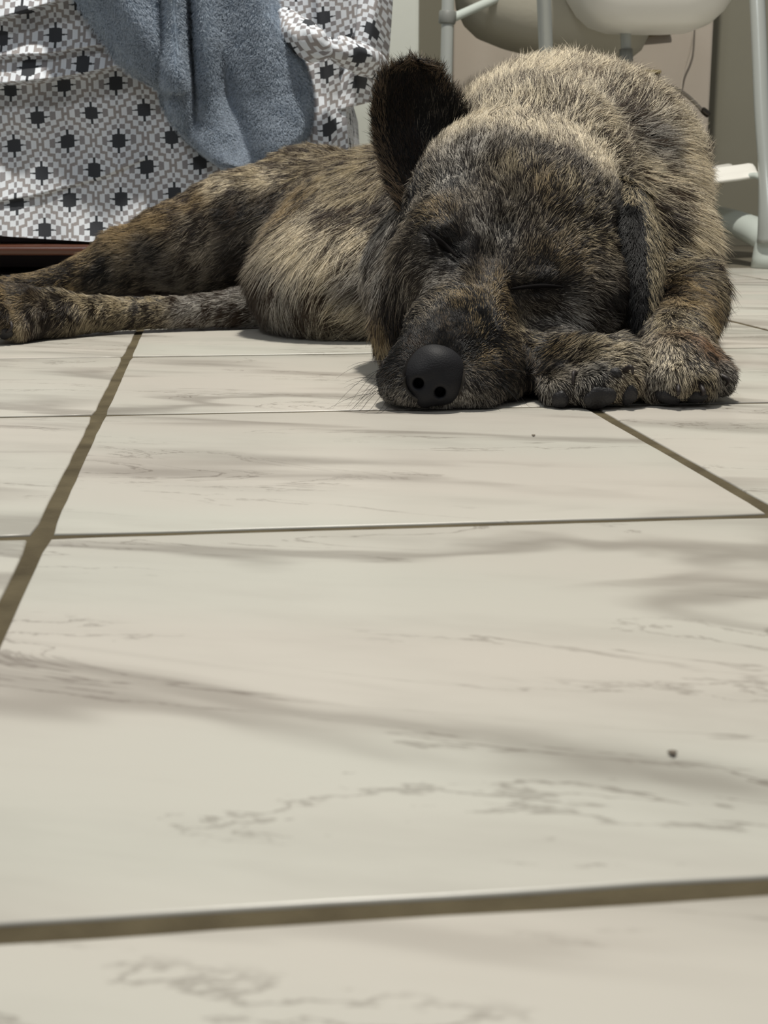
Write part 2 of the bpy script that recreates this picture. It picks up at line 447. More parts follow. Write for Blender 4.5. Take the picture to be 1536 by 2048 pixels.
def uv_of(g, r=0.0, cx=0, cz=0, extra=None):
    X, Z = g[..., 0] - UV0[0], g[..., 2] - UV0[2]
    if extra is not None: Z = Z + extra
    c, s = math.cos(r), math.sin(r)
    return np.stack([(X*c - Z*s)/CELL_U + cx, (X*s + Z*c)/CELL_V + cz], -1)
uvg = uv_of(g, rot, extra=(YB - g[..., 1])*.35)
cover_root = empty('bed_cover', (float(XC) - .3, YB, .45))
tag(cover_root, 'grey and white zigzag-diamond cotton cover hanging over the low bed', 'bed cover')
def to_cover(o): o.parent = cover_root; o.matrix_parent_inverse = Matrix.Translation(-Vector(cover_root.location)); return o
to_cover(grid_obj('front_panel', g, uvg, M_ikat))
# top and right side of the cover
top_row = g[:, 0, :]; nb = 14
gt = np.zeros((len(xs), nb, 3))
for k in range(nb):
    t = k/(nb - 1); q = top_row.copy(); q[:, 1] = top_row[:, 1]*(1 - t) + (YB + .74)*t; q[:, 2] += .012*math.sin(t*math.pi)
    gt[:, k] = q
to_cover(grid_obj('top_panel', gt[:, ::-1], uv_of(gt[:, ::-1], 0, extra=gt[:, ::-1, 1]), M_ikat))
side = g[-1, :, :]; gs = np.zeros((10, len(ys), 3))
for k in range(10):
    t = k/9; q = side.copy(); q[:, 1] = side[:, 1] + t*.70; q[:, 0] += .006*math.sin(t*9); gs[k] = q
uvs = np.stack([gs[..., 1]/CELL_U, gs[..., 2]/CELL_V], -1)
to_cover(grid_obj('side_panel', gs, uvs, M_ikat))
# flap at the corner and the knotted rolls of spare cloth
xs2 = np.linspace(0, 1, 60); ys2 = np.linspace(-150, 230, 110); gf2 = np.zeros((60, 110, 3))
for j, y in enumerate(ys2):
    xr = np.interp(y, [-150, 0, 60, 130, 160, 205, 230], [786, 785, 781, 776, 752, 744, 742])
    xl = 640
    for i, t in enumerate(xs2):
        x = xl + (xr - xl)*t
        yy = y - 26*t*sstep(150, 230, np.array([y]))[0]
        Y = YB + .012 - float(slope(y)) + .012*math.sin(t*5.2 + y*.012) + .05*t**3 - .010*math.exp(-((x - 740 + (y - 60)*.2)/14)**2)
        gf2[i, j] = P(x, yy, Y)
to_cover(grid_obj('corner_flap', gf2, uv_of(gf2, math.radians(14), .2, .1, extra=.012*np.sin(gf2[..., 0]*60)), M_ikat, thick=.0015))
def cloth_roll(pts, rads, r_uv, name):
    c = catmull([(*p_, r_) for p_, r_ in zip(pts, rads)], 44); seg = 40
    path, rr = c[:, :3], c[:, 3]
    T = np.gradient(path, axis=0); T /= np.linalg.norm(T, axis=1)[:, None]
    gg = np.zeros((44, seg + 1, 3)); uv_ = np.zeros((44, seg + 1, 2)); sl = 0
    for i in range(44):
        if i: sl += np.linalg.norm(path[i] - path[i-1])
        u = np.cross(T[i], [0, 1, 0]); u /= np.linalg.norm(u); w = np.cross(T[i], u)
        for k in range(seg + 1):
            a = 2*math.pi*k/seg
            r_ = rr[i]*(1 + .10*math.sin(a*3 + i*.18) + .05*math.sin(a*7 - i*.3))
            gg[i, k] = path[i] + r_*(u*math.cos(a) + w*math.sin(a)*.9)
            uv_[i, k] = (sl/CELL_U*math.cos(r_uv) - a*rr.mean()/CELL_V*math.sin(r_uv), sl/CELL_U*math.sin(r_uv) + a*rr.mean()/CELL_V*math.cos(r_uv))
    return to_cover(grid_obj(name, gg, uv_, M_ikat))
cloth_roll([P(560, 38, 1.905), P(592, 66, 1.885), P(622, 84, 1.870), P(645, 92, 1.868), P(656, 88, 1.875)], [.016, .021, .022, .017, .005], .7, 'rolled_fold')
cloth_roll([P(655, 78, 1.876), P(664, 94, 1.875), P(690, 104, 1.885), P(722, 116, 1.90), P(752, 134, 1.93), P(765, 150, 1.95)], [.005, .013, .018, .019, .016, .006], .3, 'rolled_fold')

# ---- fleece blanket
M_fleece = mat('blue_fleece', srgb(128, 140, 156), .95, 0, .1)
nt, N, L, b = nodes(M_fleece)
tc = N.new('ShaderNodeTexCoord'); n = N.new('ShaderNodeTexNoise'); n.inputs['Scale'].default_value = 45; n.inputs['Detail'].default_value = 5; L.new(tc.outputs['Object'], n.inputs['Vector'])
r = N.new('ShaderNodeValToRGB'); r.color_ramp.elements[0].color = (*srgb(122, 136, 152), 1); r.color_ramp.elements[1].color = (*srgb(158, 171, 186), 1)
r.color_ramp.elements[0].position = .3; r.color_ramp.elements[1].position = .7
L.new(n.outputs[0], r.inputs[0]); L.new(r.outputs[0], b.inputs['Base Color'])
lc = catmull([(110, -150), (118, -60), (152, 0), (200, 70), (248, 132), (292, 158), (318, 178), (330, 212), (365, 265), (412, 306), (455, 334)], 150)
rc = catmull([(540, -150), (540, -60), (552, 0), (592, 80), (616, 150), (625, 215), (616, 268), (585, 300), (545, 322), (505, 336), (468, 340)], 150)
nu = 150; gb = np.zeros((nu, 150, 3)); pxg = np.zeros((nu, 150, 2))
for j in range(150):
    for i in range(nu):
        t = i/(nu - 1); x, y = lc[j]*(1 - t) + rc[j]*t
        def gl_(xc, w): return math.exp(-((x - xc)/w)**2)
        fade = 1 - float(sstep(120, 260, np.array([y]))[0])
        fade2 = 1 - float(sstep(200, 330, np.array([y]))[0])
        d = .030 + .012*(1 - (2*t - 1)**4)
        d += .030*gl_(352 + y*.03, 17)*fade2 + .034*gl_(404 + y*.10, 20)*(.35 + .65*fade) - .034*gl_(378 + y*.05, 9)*fade - .020*gl_(326 - y*.02, 11)*fade2
        d += .018*gl_(250 + y*.6, 40)*fade - .012*gl_(290 + y*.1, 22)*fade
        d -= .018*gl_(440 + (y - 150)*.35, 28)*float(sstep(60, 200, np.array([y]))[0])
        d += .014*gl_(520 + y*.15, 40)
        d += .0012*math.sin(x*.05 + y*.012) + float(slope(y))*.9
        e = min(t, 1 - t, (149 - j)/149*1.5)
        d *= float(sstep(-.01, .08, np.array([e]))[0])*.72 + .28
        gb[i, j] = P(x, y, YB - .012 - d - (.028 if y < 180 and x < 330 else .028*(1 - float(sstep(330, 380, np.array([x]))[0]) if y < 180 else 0)))
        pxg[i, j] = x, y
# smooth the grid a little so the folds read soft
for _ in range(3):
    gb[1:-1, 1:-1] = .5*gb[1:-1, 1:-1] + .125*(gb[:-2, 1:-1] + gb[2:, 1:-1] + gb[1:-1, :-2] + gb[1:-1, 2:])
# fold over the top edge of the bed
nt_ = 12; top = np.zeros((nu, nt_, 3))
for k in range(nt_):
    t = 1 - k/nt_; q = gb[:, 0].copy(); q[:, 1] = q[:, 1]*(1 - t) + (YB + .22)*t; q[:, 2] += .018*math.sin(min(1, t*3)*math.pi/2); top[:, k] = q
gball = np.concatenate([top, gb], 1)
bl = grid_obj('fleece_blanket', gball, np.zeros((*gball.shape[:2], 2)), M_fleece, thick=.005)
tag(bl, 'plush blue-grey fleece blanket draped over the bed side in soft folds', 'blanket')
# ------------------------------------------------------------------ high chair behind the dog
M_tube = mat('grey_enamel_tube', srgb(172, 176, 172), .26, .15, .6)
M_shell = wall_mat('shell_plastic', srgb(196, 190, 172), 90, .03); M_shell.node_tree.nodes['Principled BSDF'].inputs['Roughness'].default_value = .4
M_shade = wall_mat('shaded_seat_plastic', srgb(178, 174, 160), 90, .03)  # darker copy of the shell plastic, the seat's shade in its colour
M_white = mat('white_plastic', srgb(238, 236, 228), .3, 0, .5)
M_foot = mat('pale_blue_grey_plastic', srgb(196, 204, 198), .35, 0, .5)
M_collar = mat('grey_collar_plastic', srgb(130, 132, 128), .45)
hc_root = empty('high_chair', (float(P(1250, 400, 2.8)[0]), 2.85, 0))
tag(hc_root, 'pale plastic high chair on grey tube legs standing behind the dog', 'high chair')
def hcp(o): o.parent = hc_root; o.matrix_parent_inverse = Matrix.Translation(-Vector(hc_root.location)); return o
def tube_obj(name, pts, r, m, n=30, seg=18, **k):
    V_, F_ = tube(catmull(pts, n), r, seg, **k); return hcp(mesh_obj(name, V_, F_, m))
def ground(p, z=.012): q = np.array(p, float); q[2] = z; return q
# four tube legs
a = P(896, 0, 2.82); b_ = P(893, 130, 2.82)
def extend(a, b_, z):
    t = (z - a[2])/(b_[2] - a[2]); return a + (b_ - a)*t
leg1 = tube_obj('leg', [extend(a, b_, .62), a, b_, extend(a, b_, .012)], .0122, M_tube)
c0, c1 = P(895.5, 24, 2.82), P(894, 46, 2.82)
V_, F_ = tube([c0 + (c0-c1)*.1, c0, c1, c1 + (c1-c0)*.1], [.0155, .0170, .0165, .0145], 20); o = mesh_obj('collar', V_, F_, M_collar, leg1)
a = P(1088, 0, 2.55); b_ = P(1092, 105, 2.58)
tube_obj('leg', [extend(a, b_, .60), a, b_, extend(a, b_, .012)], .0128, M_tube)
a = P(1251, 60, 2.81); b_ = P(1253, 145, 2.81)
leg3 = tube_obj('leg', [extend(a, b_, .60), a, b_, extend(a, b_, .012)], .0100, M_tube)
V_, F_ = tube([P(1252, 98, 2.81), P(1253, 140, 2.81), extend(a, b_, .012)], .0130, 18); mesh_obj('collar', V_, F_, M_collar, leg3)
leg4 = tube_obj('leg', [P(1500, -150, 2.75), P(1513, -20, 2.72), P(1519, 100, 2.70), P(1524, 220, 2.68), P(1532, 330, 2.66), P(1540, 430, 2.64), P(1546, 480, 2.64)], [.0145]*20 + list(np.linspace(.015, .030, 10)), M_tube)
# base bar sweeping from the right foot back to the left
bar = [P(1552, 492, 2.66), P(1525, 470, 2.68), P(1470, 446, 2.78), P(1410, 432, 2.86), P(1330, 425, 2.92), P(1200, 425, 2.95), P(1080, 425, 2.95)]
tube_obj('base_bar', bar, np.interp(np.linspace(0, 1, 40), [0, .15, .4, 1], [.026, .028, .024, .022]), M_foot, n=40, flat=1.0)
V_, F_ = tube([ground(P(1548, 480, 2.66), .001), ground(P(1548, 480, 2.66), .02), P(1549, 470, 2.66), P(1548, 440, 2.66)], [.040, .038, .034, .024], 24)
hcp(mesh_obj('foot', V_, F_, M_foot))
for x, Y in ((1080, 2.95),):
    V_, F_ = tube([ground(P(x, 425, Y), .001), ground(P(x, 425, Y), .05), P(x, 425, Y)], [.034, .032, .026], 24); hcp(mesh_obj('foot', V_, F_, M_foot))
# strut wedge under the footrest
def prism(name, pts, y0, y1, m, bev=.006, par=None):
    bm = bmesh.new(); n_ = len(pts)
    A = [bm.verts.new((p_[0], y0, p_[2])) for p_ in pts]; B = [bm.verts.new((p_[0], y1, p_[2])) for p_ in pts]
    bm.faces.new(A); bm.faces.new(B[::-1])
    for k in range(n_): bm.faces.new((A[k], B[k], B[(k+1) % n_], A[(k+1) % n_]))
    bmesh.ops.recalc_face_normals(bm, faces=bm.faces)
    bmesh.ops.bevel(bm, geom=list(bm.edges), offset=bev, segments=3, affect='EDGES', profile=.5)
    return hcp(bm_obj(name, bm, m))
Y0 = 2.84
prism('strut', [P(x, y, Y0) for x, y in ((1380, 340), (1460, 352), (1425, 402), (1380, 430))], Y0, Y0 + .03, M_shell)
# footrest: shallow white tray, sloping up to the right
def tray(name, ring_px, Yf, depth, m, drop=.0):
    bm = bmesh.new(); cols = []
    for (x, yt, yb) in ring_px:
        pt, pb = P(x, yt, Yf), P(x, yb, Yf)
        cols.append((pt, pb))
    prof = [(0.000, 0.0, 0), (.004, .5, 0), (0, 1.0, 0)]
    rows = []
    for pt, pb in cols:
        rows.append([bm.verts.new(q) for q in (
            (pt[0], Yf + .012, pt[2]), (pt[0], Yf + .004, pt[2] - .001), ((pt+pb)[0]/2, Yf - .001, (pt+pb)[2]/2), (pb[0], Yf - .008, pb[2] + .003), (pb[0], Yf - .010, pb[2]), (pb[0], Yf - .004, pb[2] - .003),
            (pb[0], Yf + depth, pb[2] + .001), (pt[0], Yf + depth + .01, pt[2] - .004), (pt[0], Yf + depth, pt[2] + .002), (pt[0], Yf + depth*.9, pt[2] - .006), (pt[0], Yf + .03, pt[2] - .010), (pt[0], Yf + .018, pt[2] - .003))])
    n_ = len(rows[0])
    for a_, b2 in zip(rows[:-1], rows[1:]):
        for k in range(n_): bm.faces.new((a_[k], b2[k], b2[(k+1) % n_], a_[(k+1) % n_]))
    bm.faces.new(rows[0][::-1]); bm.faces.new(rows[-1])
    bmesh.ops.recalc_face_normals(bm, faces=bm.faces)
    return hcp(bm_obj(name, bm, m))
tray('footrest', [(1240, 352, 384), (1300, 348, 378), (1360, 343, 373), (1404, 338, 368), (1440, 334, 363), (1480, 329, 358), (1500, 326, 355), (1507, 327, 352), (1512, 333, 349), (1514, 340, 346)], 2.70, .17, M_white)
# seat: deep shell with shade put into its colour and the front tray lobe
def basin(name, cx, cy, z0, z1, w0, w1, d0, d1, m, n=2.6, rnd=.05, skew=0):
    seg = 48; rows = []; bm = bmesh.new()
    lv = [(0, .0), (.0, .35), (.004, .62), (.015, .82), (.035, .93), (.07, 1)] + [(.07 + k*(z1 - z0 - .07)/8, 1) for k in range(1, 9)]
    for dz, f in lv:
        z = z0 + dz; t = dz/(z1 - z0); w = (w0 + (w1 - w0)*t)*max(f, .02); d = (d0 + (d1 - d0)*t)*max(f, .02); row = []
        for k in range(seg):
            a_ = 2*math.pi*k/seg; c, s = math.cos(a_), math.sin(a_)
            row.append(bm.verts.new((cx + w*math.copysign(abs(c)**(2/n), c), cy + d*math.copysign(abs(s)**(2/n), s), z + skew*c*w*(1 - t))))
        rows.append(row)
    for a_, b2 in zip(rows[:-1], rows[1:]):
        for k in range(seg): bm.faces.new((a_[k], a_[(k+1) % seg], b2[(k+1) % seg], b2[k]))
    bm.faces.new(rows[0][::-1]); bm.faces.new(rows[-1])
    bmesh.ops.recalc_face_normals(bm, faces=bm.faces)
    return hcp(bm_obj(name, bm, m))
zb = P(1190, 108, 3.0)[2]
xl_, xr_ = P(915, 60, 3.0)[0], P(1300, 60, 3.0)[0]
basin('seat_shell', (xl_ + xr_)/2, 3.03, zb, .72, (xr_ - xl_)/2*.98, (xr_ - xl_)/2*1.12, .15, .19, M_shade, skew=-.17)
zb = P(1300, 57, 2.72)[2]; xl_, xr_ = P(1168, 30, 2.72)[0], P(1458, 30, 2.72)[0]
basin('meal_tray', (xl_ + xr_)/2, 2.80, zb, zb + .16, (xr_ - xl_)/2*.98, (xr_ - xl_)/2*1.40, .10, .14, M_white, n=4)
tube_obj('arm_bar', [P(905, 36, 2.83), P(950, 16, 2.86), P(1000, -8, 2.9), P(1080, -60, 2.95)], .0085, M_foot)
V_, F_ = tube(catmull([P(1538, 365, 2.66), P(1515, 352, 2.68), P(1498, 352, 2.70)], 10), .006, 10); hcp(mesh_obj('footrest_hinge', V_, F_, M_foot))
# ------------------------------------------------------------------ the dog: one smooth-blended distance field
PR = []      # (kind, data, blend)
def cap(p0, r0, p1, r1, k=.02): PR.append(('c', (np.array(p0, float), float(r0), np.array(p1, float), float(r1)), k))
def ell(c, r, rot=(0, 0, 0), k=.02):
    from mathutils import Euler
    R = np.array(Euler([math.radians(a) for a in rot], 'XYZ').to_matrix())
    PR.append(('e', (np.array(c, float), np.array(r, float), R), k))
def cut_cap(p0, r0, p1, r1, k=.004): PR.append(('-', (np.array(p0, float), float(r0), np.array(p1, float), float(r1)), k))
def prim_d(kind, data, p):
    if kind in 'c-':
        a, ra, b, rb = data; ab = b - a; L2 = ab @ ab
        t = np.clip(((p - a) @ ab)/max(L2, 1e-9), 0, 1)
        return np.linalg.norm(p - a - t[:, None]*ab, axis=1) - (ra + t*(rb - ra))
    c, r, R = data
    q = (p - c) @ R
    k0 = np.linalg.norm(q/r, axis=1); k1 = np.linalg.norm(q/(r*r), axis=1)
    return k0*(k0 - 1)/np.maximum(k1, 1e-9)
def prim_box(kind, data, m):
    if kind in 'c-':
        a, ra, b, rb = data; r = max(ra, rb) + m
        return np.minimum(a, b) - r, np.maximum(a, b) + r
    c, r, R = data; e = np.abs(R) @ r + m
    return c - e, c + e
def smin(a, b, k):
    h = np.maximum(k - np.abs(a - b), 0)/k
    return np.minimum(a, b) - h*h*k*.25
def smax(a, b, k): return -smin(-a, -b, k)
def sdf(p):
    d = np.full(len(p), 1.0)
    for kind, data, k in PR:
        q = prim_d(kind, data, p)
        d = smax(d, -q, k) if kind == '-' else smin(d, q, k)
    return smax(d, -(p[:, 2] - FLOORZ), .006)
FLOORZ = .0012
def hit(x, y):
    """first surface point of the field seen at pixel (x, y)"""
    d = ray(x, y); d = d/np.linalg.norm(d); t = .7
    for _ in range(160):
        s = sdf((CAM + d*t)[None])[0]
        if s < .0004: return CAM + d*t
        t += max(s*.8, .0003)
        if t > 3: break
    return None

# trunk: chest behind the head, belly and pelvis running away to the left
cap(P(1100, 400, 1.43), .109, P(1160, 405, 1.36), .100, .03)
ell(P(1115, 345, 1.42), (.118, .14, .094), (0, 0, 20), k=.05)
cap(P(1040, 435, 1.44), .100, P(740, 492, 1.50), .088, .05)
cap(P(740, 497, 1.50), .084, P(650, 450, 1.60), .060, .05)
ell(P(712, 560, 1.44), (.107, .11, .07), (0, 0, -35), k=.05)     # belly on the floor
ell(P(645, 590, 1.46), (.06, .06, .045), (0, 0, -30), k=.03)
cap(P(640, 435, 1.60), .060, P(600, 430, 1.66), .056, .04)        # pelvis
# neck and shoulders
cap(P(1070, 340, 1.20), .070, P(1115, 375, 1.36), .098, .05)
cap(P(1020, 500, 1.14), .085, P(1100, 500, 1.30), .105, .05)
cap(P(868, 560, 1.15), .056, P(1000, 560, 1.28), .085, .04)       # throat, left of the face
ell(P(808, 640, 1.09), (.024, .045, .042), (0, 0, 0), k=.025)
cap(P(1215, 370, 1.32), .074, P(1295, 490, 1.23), .046, .05)     # shoulder
cap(P(1300, 490, 1.23), .043, P(1362, 590, 1.17), .031, .03)
cap(P(1364, 592, 1.17), .029, P(1352, 690, 1.02), .0255, .015)   # forearm
# nearer forepaw (right)
cap(P(1350, 715, 1.005), .026, P(1352, 745, .965), .027, .012)
for (x, y, Y, r) in ((1310, 768, .948, .0135), (1352, 762, .940, .0145), (1395, 764, .944, .0140), (1432, 755, .962, .0125)):
    cap(P(x + (1350 - x)*.3, y - 34, Y + .030), r*1.02, P(x, y, Y), r, .006)
# other forepaw, lying on its side beneath the cheek, pads turned to the camera
cap(P(1130, 690, 1.14), .030, P(1085, 735, 1.01), .0265, .02)
cap(P(1085, 740, 1.005), .0255, P(1190, 742, .968), .025, .012)
for (x, y, Y, r) in ((1128, 785, .938, .0135), (1190, 778, .934, .0150), (1240, 768, .938, .0140), (1252, 728, .950, .0125)):
    cap(P(x - 14, y - 22, Y + .030), r*1.05, P(x, y, Y), r, .006)
# hind legs
cap(P(605, 425, 1.60), .062, P(470, 465, 1.56), .056, .04)       # upper thigh
cap(P(470, 462, 1.56), .055, P(360, 492, 1.55), .043, .03)
cap(P(360, 492, 1.55), .043, P(250, 520, 1.55), .030, .02)
cap(P(520, 466, 1.55), .046, P(430, 508, 1.54), .032, .03)
cap(P(250, 520, 1.55), .030, P(110, 565, 1.53), .0145, .015)
cap(P(110, 565, 1.53), .0145, P(-60, 588, 1.50), .0125, .01)
cap(P(-60, 588, 1.50), .0125, P(-150, 600, 1.47), .019, .01)
cap(P(560, 606, 1.50), .026, P(400, 624, 1.47), .0165, .008)
cap(P(400, 624, 1.47), .0165, P(210, 628, 1.43), .0165, .008)
cap(P(210, 628, 1.43), .0165, P(110, 628, 1.39), .021, .008)
cap(P(110, 626, 1.40), .022, P(40, 625, 1.36), .0255, .01)
for (x, y, Y, r) in ((28, 655, 1.335, .0135), (-5, 640, 1.325, .0145), (-30, 622, 1.33, .0145), (-10, 600, 1.345, .0135)):
    cap(P(x + 34, y - 6, Y + .028), r, P(x, y, Y), r, .006)
# head
ell(P(1035, 436, 1.115), (.076, .088, .064), (0, 24, 0), k=.03)
ell(P(1035, 398, 1.13), (.066, .06, .046), (0, 24, 0), k=.03)
ell(P(895, 545, 1.06), (.042, .05, .047), k=.03)                 # cheeks
ell(P(1145, 590, 1.065), (.044, .052, .040), k=.03)
ell(P(940, 470, 1.055), (.036, .035, .026), (0, 24, 0), k=.02)   # brows
ell(P(1085, 525, 1.055), (.036, .035, .024), (0, 24, 0), k=.02)
cap(P(985, 540, 1.045), .036, P(905, 670, .972), .029, .03)      # muzzle
cap(P(905, 680, .97), .029, P(872, 718, .945), .0245, .02)
ell(P(836, 765, .945), (.027, .036, .0215), (0, 10, 0), k=.015)  # lips
ell(P(935, 765, .955), (.026, .040, .0210), (0, 10, 0), k=.015)
ell(P(985, 735, .99), (.026, .045, .026), (0, 10, 0), k=.02)
ell(P(870, 800, .952), (.030, .032, .0105), k=.01)               # chin on the floor
ell(P(866, 742, .952), (.027, .026, .0225), (0, 20, 0), k=.01)
NOSE = P(868, 752, .913)
ca_, sa_ = math.cos(math.radians(22)), math.sin(math.radians(22))
nx_ = RT*ca_ - UPV*sa_; nz_ = RT*sa_ + UPV*ca_; ny_ = FW
NR_ = np.stack([nx_, ny_, nz_], 1)
def to_nose(a, b_, c_): return NOSE + nx_*a + ny_*(b_ - .002) + nz_*c_
for s_ in (-1, 1): cut_cap(to_nose(s_*.008, -.012, -.010), .009, to_nose(s_*.007, .016, -.006), .008, .003)
# eye sockets, lids and the crease down the forehead
NBASE = len(PR)
eyeL = [hit(x, y) for x, y in ((846, 455), (870, 474), (894, 494), (916, 516))]
eyeR = [hit(x, y) for x, y in ((1022, 578), (1056, 574), (1090, 572), (1126, 574))]
for e in (eyeL, eyeR):
    c = (e[1] + e[2])/2
    back = (c - CAM)/np.linalg.norm(c - CAM)
    ell(c + back*.0105, (.0165, .0165, .0145), k=.006)
crease = [hit(x, y) for x, y in ((1012, 450), (985, 505), (960, 560))]
eyeL = [hit(x, y) for x, y in ((846, 455), (870, 474), (894, 494), (916, 516))]
eyeR = [hit(x, y) for x, y in ((1022, 578), (1056, 574), (1090, 572), (1126, 574))]
for e in (eyeL, eyeR):
    for a, b in zip(e[:-1], e[1:]): cut_cap(a, .0032, b, .0032, .004)
for a, b in zip(crease[:-1], crease[1:]): cut_cap(a, .0045, b, .0045, .010)
mouthR = [hit(x, y) for x, y in ((905, 812), (950, 800), (990, 780), (1012, 750))]
for a, b in zip(mouthR[:-1], mouthR[1:]):
    cut_cap(a, .0018, b, .0018, .004)

def surface_nets(d, org, h):
    """dual mesh of the zero level of d"""
    s = d < 0
    nx, ny, nz = d.shape
    c = np.zeros((nx-1, ny-1, nz-1), np.uint8)
    for a in (0, 1):
        for b in (0, 1):
            for e in (0, 1): c += s[a:nx-1+a, b:ny-1+b, e:nz-1+e]
    act = (c > 0) & (c < 8)
    idx = np.full(c.shape, -1, np.int64); I = np.argwhere(act); idx[act] = np.arange(len(I))
    acc = np.zeros((len(I), 3)); cnt = np.zeros(len(I))
    cor = [(a, b, e) for a in (0, 1) for b in (0, 1) for e in (0, 1)]
    for i0, A in enumerate(cor):
        for B in cor[i0+1:]:
            if sum(abs(np.subtract(A, B))) != 1: continue
            da = d[I[:, 0]+A[0], I[:, 1]+A[1], I[:, 2]+A[2]]; db = d[I[:, 0]+B[0], I[:, 1]+B[1], I[:, 2]+B[2]]
            m = (da < 0) != (db < 0); t = np.where(m, da/np.where(m, da - db, 1), 0)
            pt = np.array(A) + t[:, None]*(np.array(B) - np.array(A))
            acc[m] += pt[m]; cnt[m] += 1
    V = org + h*(I + acc/cnt[:, None])
    F = []
    for ax in range(3):
        u, v = [(1, 2), (2, 0), (0, 1)][ax]
        sl0 = [slice(None)]*3; sl1 = [slice(None)]*3; sl0[ax] = slice(0, -1); sl1[ax] = slice(1, None)
        ch = s[tuple(sl0)] != s[tuple(sl1)]
        E = np.argwhere(ch)
        E = E[(E[:, u] > 0) & (E[:, v] > 0) & (E[:, u] < d.shape[u]-1) & (E[:, v] < d.shape[v]-1)]
        def at(du, dv):
            q = E.copy(); q[:, u] += du; q[:, v] += dv; return idx[q[:, 0], q[:, 1], q[:, 2]]
        f = np.stack([at(-1, -1), at(0, -1), at(0, 0), at(-1, 0)], 1)
        neg = s[E[:, 0], E[:, 1], E[:, 2]]
        f = np.where(neg[:, None], f, f[:, ::-1]); F.append(f)
    return V, np.vstack(F)
def build_field(h):
    lo = np.array([-.62, .86, -.004]); hi = np.array([.42, 1.82, .30])
    n_ = np.ceil((hi - lo)/h).astype(int)
    D = np.full(n_, .05, np.float64)
    ax = [lo[i] + h*np.arange(n_[i]) for i in range(3)]
    for kind, data, k in PR:
        a, b = prim_box(kind, data, max(k, .01) + .01)
        i0 = np.clip(np.floor((a - lo)/h).astype(int), 0, n_); i1 = np.clip(np.ceil((b - lo)/h).astype(int), 0, n_)
        if (i1 <= i0).any(): continue
        sl = tuple(slice(i0[q], i1[q]) for q in range(3))
        g = np.stack(np.meshgrid(*[ax[q][i0[q]:i1[q]] for q in range(3)], indexing='ij'), -1)
        q = prim_d(kind, data, g.reshape(-1, 3)).reshape(g.shape[:3])
        cur = D[sl]
        D[sl] = smax(cur, -q, k) if kind == '-' else smin(cur, q, k)
    D = smax(D, np.broadcast_to(-(ax[2] - FLOORZ)[None, None, :], D.shape), .006)
    return surface_nets(D, lo, h)
BV, BF = build_field(.0032)

# ears: curved leather flaps appended to the same skin
def flap(left, right, nu=26, nv=30, bulge=.012, thick=.0035, sign=1):
    Lc = catmull(left, nv); Rc = catmull(right, nv)
    g = np.zeros((nu, nv, 3))
    for i in range(nu):
        t = i/(nu - 1)
        q = Lc*(1 - t) + Rc*t
        q[:, 1] += sign*bulge*np.sin(math.pi*t)*(1 - .5*np.linspace(0, 1, nv)**2)
        g[i] = q
    du = np.gradient(g, axis=0); dv = np.gradient(g, axis=1)
    nr = np.cross(du, dv); nr /= np.maximum(np.linalg.norm(nr, axis=2), 1e-9)[..., None]
    edge = np.minimum(np.minimum(np.linspace(0, 1, nu), np.linspace(1, 0, nu))[:, None]*6, 1)
    tp = np.minimum(np.linspace(1, 0, nv)[None, :]*8, 1)
    th = thick*(.3 + .7*np.sqrt(edge*tp))[..., None]
    A = (g + nr*th*.5).reshape(-1, 3); B = (g - nr*th*.5).reshape(-1, 3)
    V = np.vstack([A, B]); o = len(A); F = []
    for i in range(nu - 1):
        for j in range(nv - 1):
            a = i*nv + j; F.append((a, a + nv, a + nv + 1, a + 1)); F.append((o + a, o + a + 1, o + a + nv + 1, o + a + nv))
    for i in range(nu - 1):
        for j in (0, nv - 1):
            a = i*nv + j; q = (a, a + nv, o + a + nv, o + a); F.append(q[::-1] if j == 0 else q)
    for j in range(nv - 1):
        for i in (0, nu - 1):
            a = i*nv + j; q = (a, a + 1, o + a + 1, o + a); F.append(q if i == 0 else q[::-1])
    return V, np.array(F)
earL = flap([P(812, 440, 1.115), P(775, 360, 1.13), P(752, 280, 1.14), P(748, 205, 1.14), P(765, 150, 1.145), P(806, 122, 1.15)],
            [P(935, 335, 1.125), P(938, 268, 1.14), P(922, 222, 1.15), P(900, 176, 1.155), P(874, 136, 1.155), P(838, 118, 1.15)],
            bulge=.028, thick=.004)
earR = flap([P(1236, 350, 1.13), P(1238, 430, 1.085), P(1250, 520, 1.052), P(1264, 610, 1.032), P(1270, 684, 1.026)],
            [P(1296, 385, 1.14), P(1318, 470, 1.10), P(1322, 550, 1.068), P(1306, 630, 1.045), P(1282, 688, 1.030)],
            bulge=.016, thick=.004, sign=-1)
M_skin = bpy.data.materials.new('dog_skin'); M_skin.use_nodes = True
nt, N, L, b = nodes(M_skin)
a = N.new('ShaderNodeAttribute'); a.attribute_name = 'tint'; L.new(a.outputs['Color'], b.inputs['Base Color'])
b.inputs['Roughness'].default_value = .8; b.inputs['Specular IOR Level'].default_value = .15
M_hair = bpy.data.materials.new('dog_hair'); M_hair.use_nodes = True
nt, N, L, b = nodes(M_hair)
a = N.new('ShaderNodeAttribute'); a.attribute_name = 'tint'; L.new(a.outputs['Color'], b.inputs['Base Color'])
b.inputs['Roughness'].default_value = .45; b.inputs['Specular IOR Level'].default_value = .35
M_leather = mat('nose_leather', (.011, .011, .013), .62, 0, .25)
nt, N, L, b = nodes(M_leather)
vo = N.new('ShaderNodeTexVoronoi'); vo.inputs['Scale'].default_value = 900; tcn = N.new('ShaderNodeTexCoord'); L.new(tcn.outputs['Object'], vo.inputs['Vector'])
bp = N.new('ShaderNodeBump'); bp.inputs['Strength'].default_value = .35; bp.inputs['Distance'].default_value = .0004
L.new(vo.outputs['Distance'], bp.inputs['Height']); L.new(bp.outputs[0], b.inputs['Normal'])
